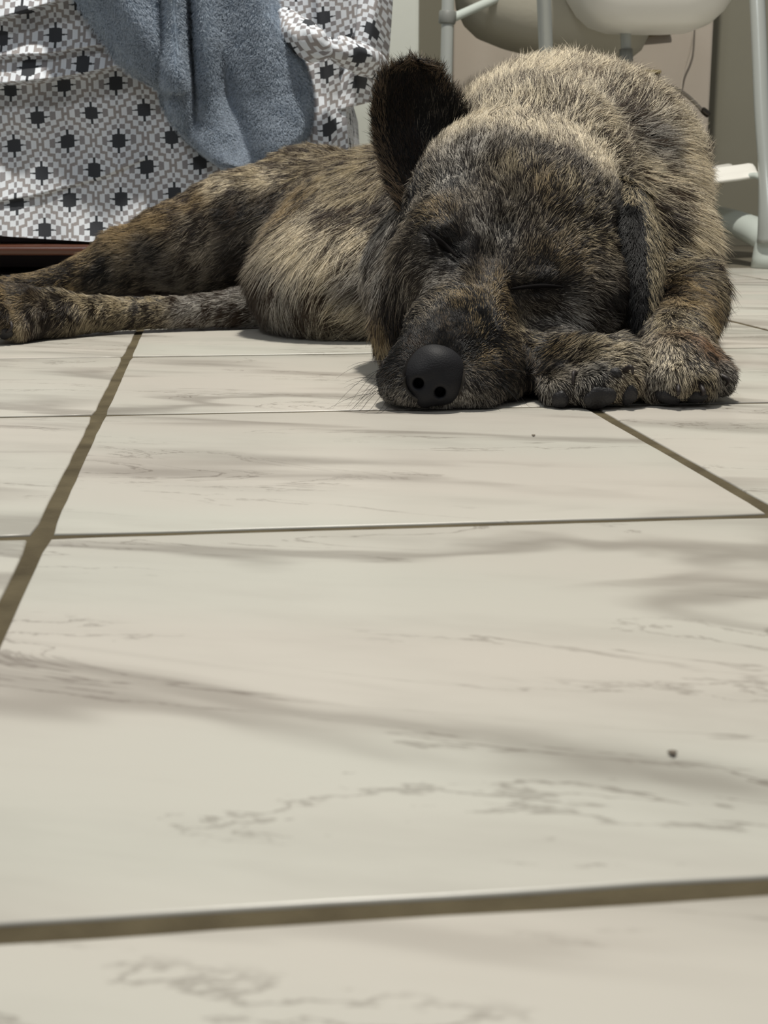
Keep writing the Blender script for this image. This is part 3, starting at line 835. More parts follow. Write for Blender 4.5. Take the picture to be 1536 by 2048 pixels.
M_pad = mat('paw_pad_leather', (.018, .017, .018), .6, 0, .4)
nt, N, L, b = nodes(M_pad)
vo = N.new('ShaderNodeTexVoronoi'); vo.inputs['Scale'].default_value = 700; tcn = N.new('ShaderNodeTexCoord'); L.new(tcn.outputs['Object'], vo.inputs['Vector'])
bp = N.new('ShaderNodeBump'); bp.inputs['Strength'].default_value = .6; bp.inputs['Distance'].default_value = .0006
L.new(vo.outputs['Distance'], bp.inputs['Height']); L.new(bp.outputs[0], b.inputs['Normal'])
M_claw = mat('claw_horn', (.03, .024, .022), .5, 0, .3)

def make_hair(name, pts, rad, col, m, parent):
    """pts (n, k, 3), rad (k,) or (n, k), col (n, k, 3)"""
    n, k = pts.shape[:2]
    hc = bpy.data.hair_curves.new(name); hc.add_curves([k]*n)
    hc.attributes['position'].data.foreach_set('vector', pts.astype(np.float32).ravel())
    r = hc.attributes.get('radius') or hc.attributes.new('radius', 'FLOAT', 'POINT')
    r.data.foreach_set('value', np.broadcast_to(rad, (n, k)).astype(np.float32).ravel())
    c = hc.attributes.new('tint', 'FLOAT_COLOR', 'POINT')
    cc = np.ones((n, k, 4), np.float32); cc[..., :3] = col; c.data.foreach_set('color', cc.ravel())
    hc.materials.append(m)
    o = bpy.data.objects.new(name, hc); C.objects.link(o); o.parent = parent
    return o

# --- directions in which the coat lies: pixel where the guide hair grows, its direction there, length (mm), lift
GUIDE = [
 # muzzle and face
 (868, 690, 0, -1, 3, .25), (905, 640, .1, -1, 3.5, .3), (830, 690, -.5, -.8, 4, .3), (950, 690, .7, -.6, 4, .3),
 (790, 720, -.9, .1, 5, .35), (770, 780, -.8, .6, 5, .4), (840, 812, -.2, 1, 4, .4), (930, 806, .2, 1, 5, .4), (990, 770, .7, .7, 6, .35),
 (960, 610, .15, -1, 4.5, .3), (1000, 640, .7, -.5, 5, .3), (1020, 700, .9, .3, 6, .3), (900, 590, -.5, -.9, 5, .3), (840, 610, -.8, -.3, 7, .3),
 (960, 540, -.05, -1, 5.5, .3), (990, 500, .1, -1, 6, .3), (1030, 440, .15, -1, 8, .35), (950, 440, -.35, -1, 8, .35), (900, 400, -.5, -.9, 9, .35),
 (1000, 380, -.05, -1, 9, .4), (1040, 330, .1, -1, 10, .45), (1040, 270, .1, -1, 12, .5), (1130, 340, .5, -.9, 10, .4), (1100, 450, .5, -.9, 8, .35),
 (1180, 430, .9, -.5, 10, .4), (1200, 520, 1, .1, 10, .35), (1180, 590, .9, .5, 10, .35), (1130, 540, .8, -.5, 7, .3),
 (1080, 620, .7, .7, 7, .3), (1120, 660, .8, .6, 9, .3), (1060, 660, .7, .8, 7, .3), (1180, 660, 1, .3, 12, .3), (1030, 610, .5, .6, 5, .3),
 (880, 450, -.5, -.8, 6, .3), (850, 520, -.8, .1, 8, .3), (860, 560, -.8, .2, 8, .3), (820, 450, -.8, -.3, 9, .35), (840, 400, -.7, -.7, 9, .4),
 (900, 540, -.6, -.2, 5, .3), (800, 560, -.4, .9, 13, .35), (780, 480, -.2, 1, 16, .35), (770, 640, -.1, 1, 14, .35), (790, 600, 0, 1, 14, .35), (755, 600, -.2, 1, 15, .3),
 (1080, 520, .3, -1, 5, .3),
 # crown, neck, back
 (1000, 250, 0, -1, 14, .5), (1120, 265, .3, -1, 14, .5), (1200, 330, .7, -.8, 13, .45), (960, 200, -.35, -1, 24, .5), (930, 160, -.5, -.9, 26, .55), (1050, 180, -.05, -1, 26, .6),
 (1100, 130, .05, -1, 27, .65), (1180, 180, .25, -1, 26, .6), (1250, 200, .55, -.85, 26, .55), (1300, 270, .85, -.5, 26, .55), (1240, 280, .8, -.6, 22, .5),
 (1360, 320, 1, -.1, 26, .5), (1380, 420, .95, .35, 26, .5), (1320, 380, .95, .2, 22, .45), (1370, 500, .75, .7, 22, .4), (1330, 450, .8, .6, 18, .4), (1290, 340, .9, -.1, 18, .4),
 # forelegs
 (1350, 560, .3, 1, 14, .35), (1400, 600, .35, 1, 12, .35), (1310, 620, -.2, 1, 8, .3), (1360, 660, .0, 1, 8, .3), (1410, 680, .2, 1, 9, .3), (1350, 730, 0, 1, 8, .4),
 (1300, 760, -.3, 1, 7, .4), (1400, 770, .3, 1, 7, .4), (1445, 750, .8, .8, 7, .4),
 (1060, 720, .2, -.6, 6, .3), (1100, 700, .9, -.2, 8, .35), (1180, 700, 1, -.1, 9, .4), (1130, 760, .6, .7, 7, .45), (1200, 750, .5, .8, 9, .5), (1260, 720, .9, .4, 9, .45), (1270, 780, .7, .8, 9, .5), (1070, 780, -.2, .8, 7, .35),
 # belly and flank
 (730, 420, -.6, .8, 22, .25), (680, 380, -.7, .7, 24, .25), (600, 470, -.55, .85, 26, .22), (650, 500, -.5, .85, 26, .22), (700, 520, -.6, .75, 26, .22), (560, 560, -.25, 1, 28, .22),
 (620, 620, -.1, 1, 26, .25), (700, 640, -.6, .5, 26, .25), (650, 660, .3, .8, 22, .25), (530, 620, -.1, 1, 22, .25), (600, 560, -.3, 1, 27, .22), (720, 580, -.7, .6, 22, .25),
 # rump and thigh
 (620, 320, -.8, -.3, 16, .3), (700, 310, -.6, -.5, 20, .35), (560, 330, -.9, .3, 14, .3), (650, 350, -.6, .8, 18, .3), (540, 380, -.7, .7, 16, .4), (560, 430, .1, 1, 20, .35),
 (480, 400, -.9, .5, 13, .25), (420, 400, -.9, .35, 12, .25), (400, 470, -.9, .4, 11, .25), (480, 500, -.8, .5, 14, .25), (520, 520, -.7, .6, 24, .3), (340, 430, -.9, .3, 13, .3), (270, 460, -.9, -.1, 18, .5), (300, 520, -.9, .3, 10, .25),
 (380, 550, -.8, .5, 12, .25), (200, 520, -.9, .3, 10, .25), (120, 560, -1, .2, 8, .25), (30, 580, -1, .1, 7, .25),
 (480, 600, -.9, .2, 9, .25), (380, 620, -.9, .3, 6, .2), (280, 615, -1, .2, 6, .2), (180, 610, -.9, .4, 8, .3), (90, 600, -.9, .3, 9, .3), (60, 650, -.5, .9, 9, .35), (20, 620, -.8, .5, 8, .35), (150, 640, -.5, .8, 10, .3),
]
gp, gd, gl, gf = [], [], [], []
for x, y, dx, dy, ln, lf in GUIDE:
    q = hit(x, y)
    if q is None: continue
    gp.append(q); d_ = RT*dx - UPV*dy; gd.append(d_/np.linalg.norm(d_)); gl.append(ln*.001); gf.append(lf)
gp = np.array(gp); gd = np.array(gd); gl = np.array(gl); gf = np.array(gf)

# --- coat colours (agouti bands, dark mask, tan spots; eye-corner black also holds painted shade): pixel, light, dark, share of dark, root factor
CREAM = srgb(236, 223, 196); SAND = srgb(196, 181, 150); TAN = srgb(172, 150, 112); GREY = srgb(180, 175, 166); DGREY = srgb(120, 114, 106)
BRN = srgb(70, 56, 44); DBR = srgb(54, 46, 39); BLK = srgb(27, 25, 24); RUST = srgb(140, 104, 72); TAUPE = srgb(162, 152, 136); MBR = srgb(98, 84, 68)
TINT = [
 (1050, 150, CREAM, MBR, .22), (1150, 150, CREAM, MBR, .25), (950, 170, CREAM, MBR, .25), (1250, 200, CREAM, BRN, .35), (1180, 240, CREAM, BRN, .4), (1300, 280, GREY, BRN, .45), (1370, 330, CREAM, BRN, .2),
 (1380, 430, CREAM, BRN, .22), (1330, 370, CREAM, BRN, .45), (1060, 220, CREAM, BRN, .35), (960, 245, CREAM, MBR, .1), (1110, 280, CREAM, MBR, .05), (1060, 262, CREAM, MBR, .05), (1190, 315, CREAM, MBR, .08), (1000, 255, CREAM, MBR, .08), (1090, 308, TAUPE, DBR, .5), (1155, 338, TAUPE, DBR, .5), (1000, 286, TAUPE, DBR, .45), (1045, 292, TAUPE, DBR, .45), (1360, 520, SAND, DBR, .6), (1320, 470, SAND, DBR, .5),
 (1030, 330, SAND, DBR, .5), (950, 300, GREY, DBR, .45), (1050, 400, TAUPE, DBR, .45), (1090, 380, TAN, DBR, .5), (1140, 380, SAND, DBR, .5), (1180, 450, SAND, DBR, .5), (1200, 540, TAUPE, DBR, .5), (960, 400, TAUPE, DBR, .45),
 (960, 460, GREY, DBR, .45), (1010, 480, GREY, BLK, .55), (1060, 470, TAUPE, DBR, .6), (1000, 560, TAN, DBR, .4), (985, 540, BRN, BLK, .85), (1040, 540, TAUPE, DBR, .5), (1090, 530, BRN, BLK, .8), (1140, 530, TAN, DBR, .45),
 (1060, 620, TAUPE, DBR, .55), (1100, 620, GREY, DBR, .5), (1150, 640, GREY, DBR, .3), (1130, 610, GREY, DBR, .35), (1200, 640, GREY, DBR, .5), (1040, 660, SAND, DBR, .5), (1010, 600, TAN, DBR, .5),
 (880, 440, TAN, DBR, .55), (900, 480, BRN, BLK, .9), (860, 510, GREY, DBR, .5), (820, 470, TAUPE, DBR, .5), (830, 560, TAUPE, DBR, .5), (880, 560, GREY, DBR, .55), (920, 590, TAN, BLK, .6), (850, 620, TAUPE, BLK, .6),
 (960, 620, TAN, BLK, .6), (900, 640, BRN, BLK, .8), (870, 680, DBR, BLK, .9), (930, 690, DBR, BLK, .8), (820, 690, BRN, BLK, .75), (970, 700, TAN, BLK, .7), (1000, 740, BRN, BLK, .8), (780, 730, BRN, BLK, .7),
 (775, 790, GREY, BLK, .35), (790, 812, CREAM, DBR, .15), (850, 818, CREAM, DBR, .15), (930, 812, GREY, DBR, .2), (980, 800, DGREY, BLK, .7), (760, 560, GREY, DBR, .5), (770, 460, GREY, DBR, .45), (800, 400, TAUPE, DBR, .6), (755, 650, TAN, BRN, .15), (765, 700, SAND, DBR, .4), (790, 640, BRN, BLK, .7), (900, 370, GREY, BLK, .6),
 (848, 455, BLK, BLK, .95), (872, 478, BLK, BLK, .95), (898, 500, BLK, BLK, 1), (918, 512, BLK, BLK, 1), (922, 488, BRN, BLK, .9), (1022, 580, BLK, BLK, 1), (1045, 578, BLK, BLK, 1), (1085, 574, BLK, BLK, .95), (1122, 576, BLK, BLK, .9), (1065, 552, BRN, BLK, .95), (1075, 505, TAN, DBR, .4), (865, 425, TAN, DBR, .35), (870, 530, GREY, DBR, .4), (1075, 605, GREY, DBR, .35), (830, 400, TAUPE, BLK, .6), (1230, 600, BLK, BLK, .9), (1240, 450, BLK, BLK, .9),  # black at eye corners and ear gap: dark fur plus painted shade
 # forelegs
 (1370, 570, TAN, DBR, .5), (1330, 580, BRN, BLK, .7), (1350, 640, SAND, DBR, .55), (1410, 620, TAN, DBR, .4), (1410, 690, RUST, DBR, .4), (1350, 720, CREAM, DBR, .55), (1310, 770, GREY, DBR, .5), (1400, 760, SAND, DBR, .5), (1445, 760, GREY, BLK, .6),
 (1060, 730, BRN, BLK, .8), (1090, 700, TAN, BLK, .65), (1180, 695, SAND, DBR, .45), (1240, 700, CREAM, DBR, .4), (1180, 740, GREY, BLK, .65), (1090, 790, GREY, DBR, .5), (1160, 810, RUST, BRN, .2), (1235, 810, RUST, BRN, .2), (1275, 770, SAND, BRN, .3), (1110, 750, TAUPE, BLK, .6),
 # flank, belly
 (700, 330, SAND, BRN, .35), (740, 380, SAND, BRN, .45), (690, 400, SAND, BRN, .4), (640, 420, CREAM, BRN, .35), (700, 470, CREAM, BRN, .35), (600, 500, CREAM, BRN, .25), (660, 520, CREAM, BRN, .3), (560, 560, GREY, BRN, .25), (600, 590, GREY, BRN, .4), (640, 610, CREAM, BRN, .3),
 (720, 560, GREY, BRN, .35), (700, 640, CREAM, BRN, .25), (640, 660, CREAM, BRN, .3), (510, 600, BRN, DBR, .5), (540, 640, GREY, BRN, .4),
 # rump, thigh
 (640, 300, SAND, BRN, .4), (560, 320, SAND, BRN, .35), (540, 350, CREAM, BRN, .15), (500, 350, SAND, BRN, .3), (600, 360, SAND, BRN, .5), (560, 400, BRN, BLK, .6), (540, 440, TAUPE, BLK, .55), (600, 400, TAN, DBR, .5), (450, 370, CREAM, BRN, .3), (400, 400, TAN, BRN, .4), (470, 420, BRN, BLK, .6), (400, 440, TAUPE, DBR, .5),
 (330, 430, TAN, BRN, .3), (260, 465, TAN, DBR, .3), (300, 500, DGREY, BLK, .75), (400, 500, TAUPE, DBR, .55), (340, 550, DGREY, DBR, .55), (480, 500, DGREY, DBR, .6), (440, 560, TAUPE, DBR, .5), (500, 540, BRN, BLK, .6), (200, 540, DGREY, BLK, .7), (170, 520, TAN, DBR, .3), (120, 555, TAN, DBR, .4), (60, 580, BRN, DBR, .5),
 (480, 600, GREY, BRN, .4), (380, 620, GREY, BRN, .4), (300, 600, SAND, DBR, .4), (240, 610, SAND, DBR, .55), (200, 640, SAND, DBR, .45), (120, 600, SAND, DBR, .6), (80, 640, TAUPE, DBR, .5), (30, 600, TAN, DBR, .45), (30, 660, SAND, BRN, .4), (10, 640, BRN, BLK, .6),
]
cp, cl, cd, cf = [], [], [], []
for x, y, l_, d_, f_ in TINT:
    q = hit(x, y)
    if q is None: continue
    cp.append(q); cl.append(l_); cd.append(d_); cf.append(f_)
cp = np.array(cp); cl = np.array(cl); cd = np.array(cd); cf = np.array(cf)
def idw(p, keys, vals, eps, pw=2.0):
    out = []
    for s0 in range(0, len(p), 40000):
        d2 = ((p[s0:s0+40000, None, :] - keys[None])**2).sum(2)
        w = 1/(d2 + eps*eps)**pw; w /= w.sum(1)[:, None]
        out.append(w @ vals)
    return np.vstack(out)
CV = np.hstack([cl, cd, cf[:, None]])
GV = np.hstack([gd, gl[:, None], gf[:, None]])
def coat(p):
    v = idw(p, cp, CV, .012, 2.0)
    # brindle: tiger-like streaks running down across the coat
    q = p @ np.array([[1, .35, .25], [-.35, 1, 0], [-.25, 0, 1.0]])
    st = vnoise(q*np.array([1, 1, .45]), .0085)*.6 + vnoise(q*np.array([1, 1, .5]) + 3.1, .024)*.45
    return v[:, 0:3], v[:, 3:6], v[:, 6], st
def hair_colors(p, k, rootf=.55, rg=RNG):
    lt, dk, f, st = coat(p)
    n = len(p)
    pd = np.clip(f + (st - .5)*(1.0 + .8*sstep(1.08, 1.30, p[:, 1])), .05, .95)
    isd = rg.random(n) < pd
    base = np.where(isd[:, None], dk, lt)*(.55 + .85*rg.random((n, 1))**1.3)
    # agouti: dark root, light band, some dark tips
    t = np.linspace(0, 1, k)[None, :]
    band = rootf + (1 - rootf)*sstep(.08, .5, t)
    tipd = np.where(rg.random((n, 1)) < .25, 1 - .55*sstep(.7, 1, t), 1.0)
    return base[:, None, :]*(band*tipd)[..., None]

def sample(V, F, n, wfun):
    T = np.vstack([F[:, [0, 1, 2]], F[:, [0, 2, 3]]])
    a, b_, c_ = V[T[:, 0]], V[T[:, 1]], V[T[:, 2]]
    nr = np.cross(b_ - a, c_ - a); ar = np.linalg.norm(nr, axis=1)
    ctr = (a + b_ + c_)/3
    w = ar*wfun(ctr, nr/np.maximum(ar, 1e-12)[:, None]); w /= w.sum()
    i = RNG.choice(len(T), n, p=w)
    r1 = np.sqrt(RNG.random(n)); r2 = RNG.random(n)
    p = a[i]*(1 - r1)[:, None] + b_[i]*(r1*(1 - r2))[:, None] + c_[i]*(r1*r2)[:, None]
    return p, i, T
def vert_normals(V, F):
    a, b_, c_, d_ = (V[F[:, k]] for k in range(4))
    nr = np.cross(c_ - a, d_ - b_)
    out = np.zeros_like(V)
    for k in range(4): np.add.at(out, F[:, k], nr)
    return out/np.maximum(np.linalg.norm(out, axis=1), 1e-12)[:, None]
BN = vert_normals(BV, BF)
cen = BV.mean(0)
# orientation check of the dual mesh
if np.mean(np.einsum('ij,ij->i', BN, BV - np.array([.1, 1.35, .1]))) < 0: BF = BF[:, ::-1]; BN = -BN

PADS = [  # pixel centre, half width, half height (px), tilt of each visible pad
 (1203, 796, 33, 21, -10), (1121, 801, 17, 17, 20), (1262, 792, 17, 20, 10), (1232, 745, 13, 10, 30),
 (1335, 797, 26, 15, 0), (1395, 795, 22, 13, 0), (12, 668, 15, 14, 0)]
pad_at = []
for x, y, w_, h_, ti in PADS:
    q = hit(x, min(y, 806)); pad_at.append(q)
def dist_to_poly(p, poly):
    d = np.full(len(p), 9.)
    for a, b_ in zip(poly[:-1], poly[1:]):
        ab = b_ - a; t = np.clip(((p - a) @ ab)/(ab @ ab), 0, 1)
        d = np.minimum(d, np.linalg.norm(p - a - t[:, None]*ab, axis=1))
    return d
def bare(p):
    """1 where hair may grow"""
    k = np.ones(len(p))
    k *= np.linalg.norm((p - NOSE)/np.array([.0205, .03, .0205]), axis=1) > 1
    for q, (x, y, w_, h_, ti) in zip(pad_at, PADS):
        if q is not None: k *= np.linalg.norm(p - q, axis=1) > min(w_, h_)/2900*.95
    for e in (eyeL, eyeR): k *= dist_to_poly(p, e) > .0016
    return k
def dens(c, nr):
    g = idw(c, gp, GV, .012, 2.0); ln = g[:, 3]
    w = .35 + np.clip((.030 - ln)/.022, 0, 1)*1.8 + np.clip((.0085 - ln)/.005, 0, 1)*2.6
    w *= np.where((c[:, 2] < .004) & (nr[:, 2] < -.6), .02, 1)
    back = (nr @ (c.mean(0)*0 + np.array([0, .95, -.2]))) > .35
    return w*np.where(back, .35, 1)
def grow(p, nr, g, k, wild=.12, clump=.6, grav=.06, seed=0):
    n = len(p); D = g[:, :3].copy(); ln = g[:, 3]*(.65 + .6*RNG.random(n)); lf = g[:, 4]
    D += RNG.normal(0, wild, (n, 3))
    # broad swirls and small clumps
    sw = np.stack([vnoise(p + 7*q, .022) for q in range(3)], 1) - .5
    cl_ = np.stack([vnoise(p + 13*q, .0055) for q in range(3)], 1) - .5
    D += sw*.38
    D -= nr*np.einsum('ij,ij->i', D, nr)[:, None]
    D /= np.maximum(np.linalg.norm(D, axis=1), 1e-9)[:, None]
    lift = np.clip(lf*.85 + RNG.normal(0, .07, n), .08, .95)
    t = np.linspace(0, 1, k)[None, :, None]
    L_ = ln[:, None, None]
    cosl = np.sqrt(1 - lift**2)[:, None, None]; sinl = lift[:, None, None]
    out = p[:, None, :] + L_*(D[:, None, :]*cosl*t + nr[:, None, :]*sinl*(t - .35*t*t)) + L_*cl_[:, None, :]*clump*t*t
    out[..., 2] -= (L_*grav*t*t)[..., 0]
    out[..., 2] = np.maximum(out[..., 2], .0008)
    return out
NB = 520000; K = 5
p, i, T = sample(BV, BF, NB, dens)
nr = BN[T[i][:, 0]] + BN[T[i][:, 1]] + BN[T[i][:, 2]]; nr /= np.linalg.norm(nr, axis=1)[:, None]
ok = bare(p) > 0
p, nr = p[ok], nr[ok]
g = idw(p, gp, GV, .012, 2.0)
g[:, :3] /= np.maximum(np.linalg.norm(g[:, :3], axis=1), .2)[:, None]
# long hair must not hide the lids
for e in (eyeL, eyeR):
    dd = dist_to_poly(p, e); g[:, 3] *= .5 + .5*sstep(.002, .010, dd); g[:, 4] *= .6 + .4*sstep(.002, .012, dd)
dn = np.linalg.norm(p - NOSE, axis=1); g[:, 3] *= .75 + .25*sstep(.02, .034, dn)
for q in pad_at:
    if q is not None: g[:, 3] *= .5 + .5*sstep(.008, .018, np.linalg.norm(p - q, axis=1))
pts = grow(p - nr*.0001, nr, g, K)
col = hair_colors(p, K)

dog = mesh_obj('dog', BV, BF, M_skin)
tag(dog, 'large brindle dog asleep on the tile floor, chin down beside its crossed paws', 'dog')
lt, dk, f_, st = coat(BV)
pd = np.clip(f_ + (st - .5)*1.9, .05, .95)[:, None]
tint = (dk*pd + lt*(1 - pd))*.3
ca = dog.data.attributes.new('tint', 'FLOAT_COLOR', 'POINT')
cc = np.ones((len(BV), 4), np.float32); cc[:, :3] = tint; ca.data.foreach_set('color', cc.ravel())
taper = np.array([1, .95, .8, .55, .12])
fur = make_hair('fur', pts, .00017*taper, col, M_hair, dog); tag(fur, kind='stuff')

# --- ears
def make_ear(V, F, ncount, guide, light, dark, fdark, ln, label, lift=.3, rim=None):
    vn = vert_normals(V, F)
    o = mesh_obj('ear', V, F, M_skin, dog); tag(o, label)
    ca = o.data.attributes.new('tint', 'FLOAT_COLOR', 'POINT'); half = len(V)//2
    sdv = sdf(V)
    p, i, T = sample(V, F, ncount, lambda c, n_: np.ones(len(c)))
    nr = vn[T[i][:, 0]]
    keep = sdf(p) > -.002; p, nr = p[keep], nr[keep]
    L0, D0, f0, l0 = guide(p, nr)
    gg = np.hstack([D0, l0[:, None], np.full((len(p), 1), lift)])
    n = len(p)
    pts = grow(p, nr, gg, K, wild=.25, clump=.35)
    isd = RNG.random(n) < f0
    base = np.where(isd[:, None], np.array(dark), L0)*(.7 + .6*RNG.random((n, 1)))
    band = (.6 + .4*np.linspace(0, 1, K))[None, :, None]
    h_ = make_hair('fur', pts, .00016*taper, base[:, None, :]*band, M_hair, o); tag(h_, kind='stuff')
    cc = np.ones((len(V), 4), np.float32); cc[:, :3] = np.array(dark)*1.0; ca.data.foreach_set('color', cc.ravel())
    return o
def guideL(p, nr):
    V = earL[0]; n = len(p)
    nv = 30; nu = 26
    idx = np.array([k for k in range(nu*nv)]); 
    # ear coordinates of every root by nearest rim-grid vertex
    vv = V[:nu*nv]; out = np.zeros(n, int)
    for s0 in range(0, n, 8000): out[s0:s0+8000] = ((p[s0:s0+8000, None] - vv[None])**2).sum(2).argmin(1)
    u = (out//nv)/(nu-1); v = (out % nv)/(nv-1)
    rimd = np.minimum(np.minimum(u, 1 - u)*1.6, (1 - v))
    inner = (nr @ np.array([0, -1, .2])) > 0
    D = RT[None]*((u - .5)*2.0*np.where(rimd < .25, 1, .5))[:, None] + UPV[None]*(.6 + .6*v)[:, None]
    # tuft of long hairs springing from the front rim low in the cup
    ln = np.where(inner, .006, .007) + .005*(rimd < .12) + np.where(inner & (v < .5) & (u > .35), .008, 0)
    L_ = np.where((inner & (rimd > .2))[:, None], np.array(BRN)*.9, np.array(MBR)*1.7)
    L_ = np.where((inner & (v < .55) & (u > .45))[:, None], np.array(TAUPE)*.6, L_)
    fd = np.where(inner & (rimd > .2), .7, .5)
    fd = np.where(inner & (v < .55) & (u > .45), .86, fd)
    return L_, D, fd, ln
def guideR(p, nr):
    n = len(p); V = earR[0]; nv = 30; nu = 26; vv = V[:nu*nv]; out = np.zeros(n, int)
    for s0 in range(0, n, 8000): out[s0:s0+8000] = ((p[s0:s0+8000, None] - vv[None])**2).sum(2).argmin(1)
    u = (out//nv)/(nu-1); v = (out % nv)/(nv-1)
    D = RT[None]*((u - .5)*.8)[:, None] - UPV[None]
    L_ = np.array(SAND)[None]*np.ones((n, 1)); fd = np.where((u < .45) & (v > .15), 1.0, .45)
    L_ = np.where(((u < .45) & (v > .15))[:, None], np.array(BLK)[None]*.8, L_)
    return L_, D, fd, .009 + .004*(v > .85)
make_ear(earL[0], earL[1], 16000, guideL, MBR, BLK, .8, .01, 'upright ear with a black fur-lined cup')
make_ear(earR[0], earR[1], 14000, guideR, TAUPE, tuple(.6*c for c in BLK), .8, .01, 'drooping ear folded down beside the cheek')

# --- nose: its own small distance field
save_PR = PR; PR = []
PR.append(('e', (to_nose(0, .016, .003), np.array([.0198, .019, .0165]), NR_), .01))
PR.append(('e', (to_nose(0, .022, .011), np.array([.0165, .022, .0115]), NR_), .01))
PR.append(('e', (to_nose(-.0090, .013, -.0035), np.array([.0108, .0145, .0125]), NR_), .006))
PR.append(('e', (to_nose(.0090, .013, -.0035), np.array([.0108, .0145, .0125]), NR_), .006))
PR.append(('e', (to_nose(0, .012, -.013), np.array([.0075, .012, .010]), NR_), .008))
for s_ in (-1, 1):
    PR.append(('-', (to_nose(s_*.0080, -.006, -.0100), .0038, to_nose(s_*.0074, .014, -.006), .0034), .0025))
PR.append(('-', (to_nose(0, -.0048, -.002), .0006, to_nose(0, -.0035, -.020), .0016), .002))
lo = NOSE - np.array([.03, .03, .032]); hn = .0009; nn = np.array([67, 80, 70])
gx = np.stack(np.meshgrid(*[lo[q] + hn*np.arange(nn[q]) for q in range(3)], indexing='ij'), -1)
FLOORZ = .0005
Dn = sdf(gx.reshape(-1, 3)).reshape(nn)
NV_, NF_ = surface_nets(Dn, lo, hn); PR = save_PR; FLOORZ = .0012
nvn = vert_normals(NV_, NF_)
if np.mean(np.einsum('ij,ij->i', nvn, NV_ - NV_.mean(0))) < 0: NF_ = NF_[:, ::-1]
o = mesh_obj('nose', NV_, NF_, M_leather, dog); tag(o, 'black leathery nose')

# --- pads and claws
def orient(q):
    d_ = 1e-3
    gr = np.array([sdf((q + e*d_)[None])[0] - sdf((q - e*d_)[None])[0] for e in np.eye(3)]); return gr/np.linalg.norm(gr)
for q, (x, y, w_, h_, ti) in zip(pad_at, PADS):
    if q is None: continue
    bm = bmesh.new(); bmesh.ops.create_icosphere(bm, subdivisions=4, radius=1)
    nn_ = orient(q); sc = np.linalg.norm(q - CAM)/FPX
    tr = math.radians(ti)
    ax = RT*math.cos(tr) - UPV*math.sin(tr); ax = ax - nn_*(ax @ nn_); ax /= np.linalg.norm(ax); az = np.cross(nn_, ax)
    for v in bm.verts:
        a_ = v.co
        r_ = 1 + .05*math.sin(5*a_.x + 3*a_.y)
        w3 = q - nn_*.0012 + ax*(a_.x*w_*sc*r_) + az*(a_.y*h_*sc*r_*(1.1 - .2*a_.x)) + nn_*(a_.z*.0042)
        w3[2] = max(w3[2], .0006)
        v.co = Vector(w3)
    bm_obj('paw_pad', bm, M_pad, dog)
CLAWS = [((1152, 745), (1146, 772)), ((1248, 738), (1262, 752)), ((1356, 768), (1355, 786)), ((1440, 748), (1448, 768)), ((1402, 770), (1400, 786)), ((22, 640), (10, 662))]
for (x0, y0), (x1, y1) in CLAWS:
    a_ = hit(x0, y0); b_ = hit(x1, y1)
    if a_ is None or b_ is None: continue
    na, nb2 = orient(a_), orient(b_)
    path = catmull([a_ - na*.002, (a_ + b_)/2 + (na + nb2)*.0035, b_ + nb2*.0025], 8)
    V_, F_ = tube(path, np.linspace(.0022, .0007, 8), 10)
    mesh_obj('claw', V_, F_, M_claw, dog)
# --- closed eyelids: the dark rim where the lids meet
M_lid = mat('eyelid_rim', (.006, .005, .005), .9, 0, .1)
for e in (eyeL, eyeR):
    path = catmull([q + orient(q)*.0002 for q in e], 18)
    rr_ = .0017*np.sin(np.linspace(.15, math.pi - .15, 18))**.5
    V_, F_ = tube(path, rr_, 10); o = mesh_obj('eyelid', V_, F_, M_lid, dog)
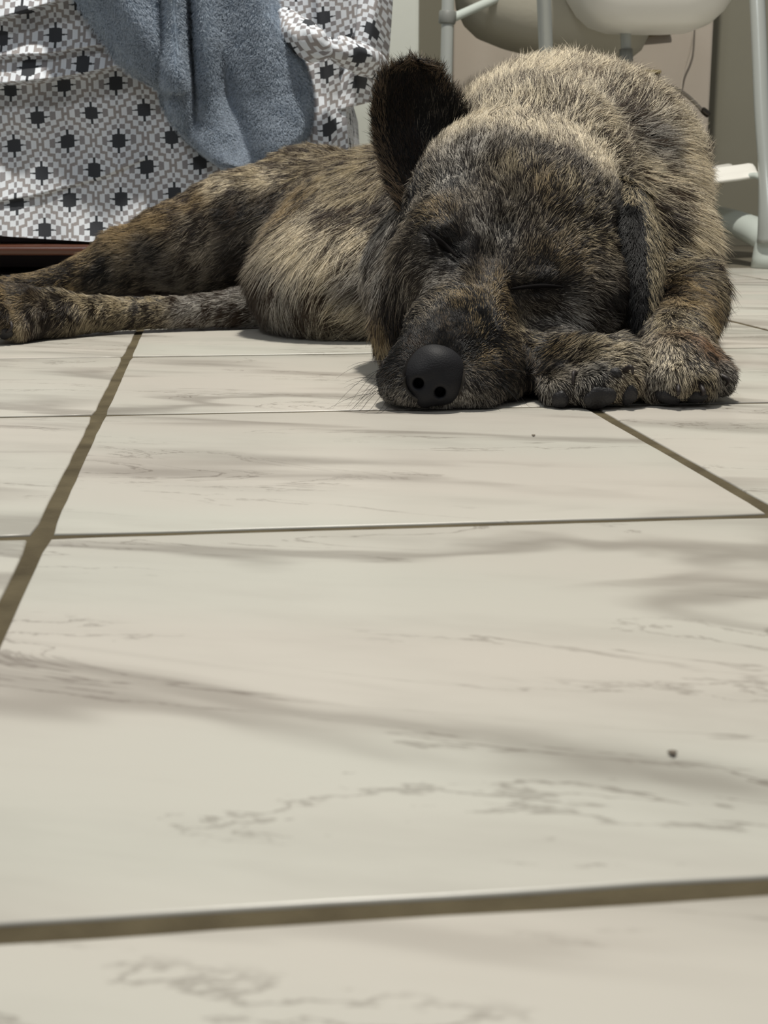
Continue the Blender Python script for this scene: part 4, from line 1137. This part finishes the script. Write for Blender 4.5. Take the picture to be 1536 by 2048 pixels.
# --- whiskers
wp = []
for k in range(34):
    left = k < 22
    x, y = (random.uniform(765, 815), random.uniform(720, 800)) if left else (random.uniform(940, 1000), random.uniform(740, 800))
    q = hit(x, y)
    if q is None: continue
    ln = random.uniform(.018, .042) if left else random.uniform(.012, .028)
    d_ = (RT*(-1 if left else 1) - UPV*random.uniform(-.5, .9) - FW*.2); d_ /= np.linalg.norm(d_)
    t = np.linspace(0, 1, 8)[:, None]
    c_ = q + d_*ln*t + np.array([0, 0, -1])*ln*.45*t*t
    c_[:, 2] = np.maximum(c_[:, 2], .0006); wp.append(c_)
wp = np.array(wp)
wh = make_hair('whiskers', wp, .00016*np.array([1, 1, .9, .8, .7, .55, .4, .2]), np.full((*wp.shape[:2], 3), .012), M_hair, dog); tag(wh, kind='stuff')
# fleece pile: short curly fibres over the blanket face and a looser fringe on its hem
hv = gb.reshape(-1, 3); npile = 90000
fi = RNG.random(npile)*(nu - 2); fj = RNG.random(npile)*(148)
ii = fi.astype(int); jj = fj.astype(int)
du_ = gb[ii + 1, jj] - gb[ii, jj]; dv_ = gb[ii, jj + 1] - gb[ii, jj]
pp = gb[ii, jj] + du_*(fi - ii)[:, None] + dv_*(fj - jj)[:, None]
nn_ = np.cross(dv_, du_); nn_ /= np.maximum(np.linalg.norm(nn_, axis=1), 1e-9)[:, None]
nn_ = np.where((nn_[:, 1] > 0)[:, None], -nn_, nn_)
dr = RNG.normal(0, 1, (npile, 3)); sw_ = np.stack([vnoise(pp + 5*q, .012) for q in range(3)], 1) - .5
dr = dr*.35 + sw_*.9 + np.array([0, 0, -.3]); dr -= nn_*np.einsum('ij,ij->i', dr, nn_)[:, None]; dr /= np.linalg.norm(dr, axis=1)[:, None]
hemd = np.minimum(np.minimum(fi, nu - 2 - fi)/nu*2, (148 - fj)/148)
ln_ = (.0036 + .0022*RNG.random(npile) + .002*(hemd < .02))[:, None, None]
tt = np.linspace(0, 1, 4)[None, :, None]
pts_ = pp[:, None] + nn_[:, None]*.0032 + ln_*(nn_[:, None]*(.9*tt - .3*tt*tt) + dr[:, None]*(.8*tt))
cb = np.array(srgb(168, 180, 194))*(.75 + .5*RNG.random((npile, 1)))
pile = make_hair('pile', pts_, .00020*np.array([1, .95, .8, .3]), cb[:, None, :]*np.array([.75, .9, 1, 1.05])[None, :, None], M_hair, bl)
tag(pile, kind='stuff')
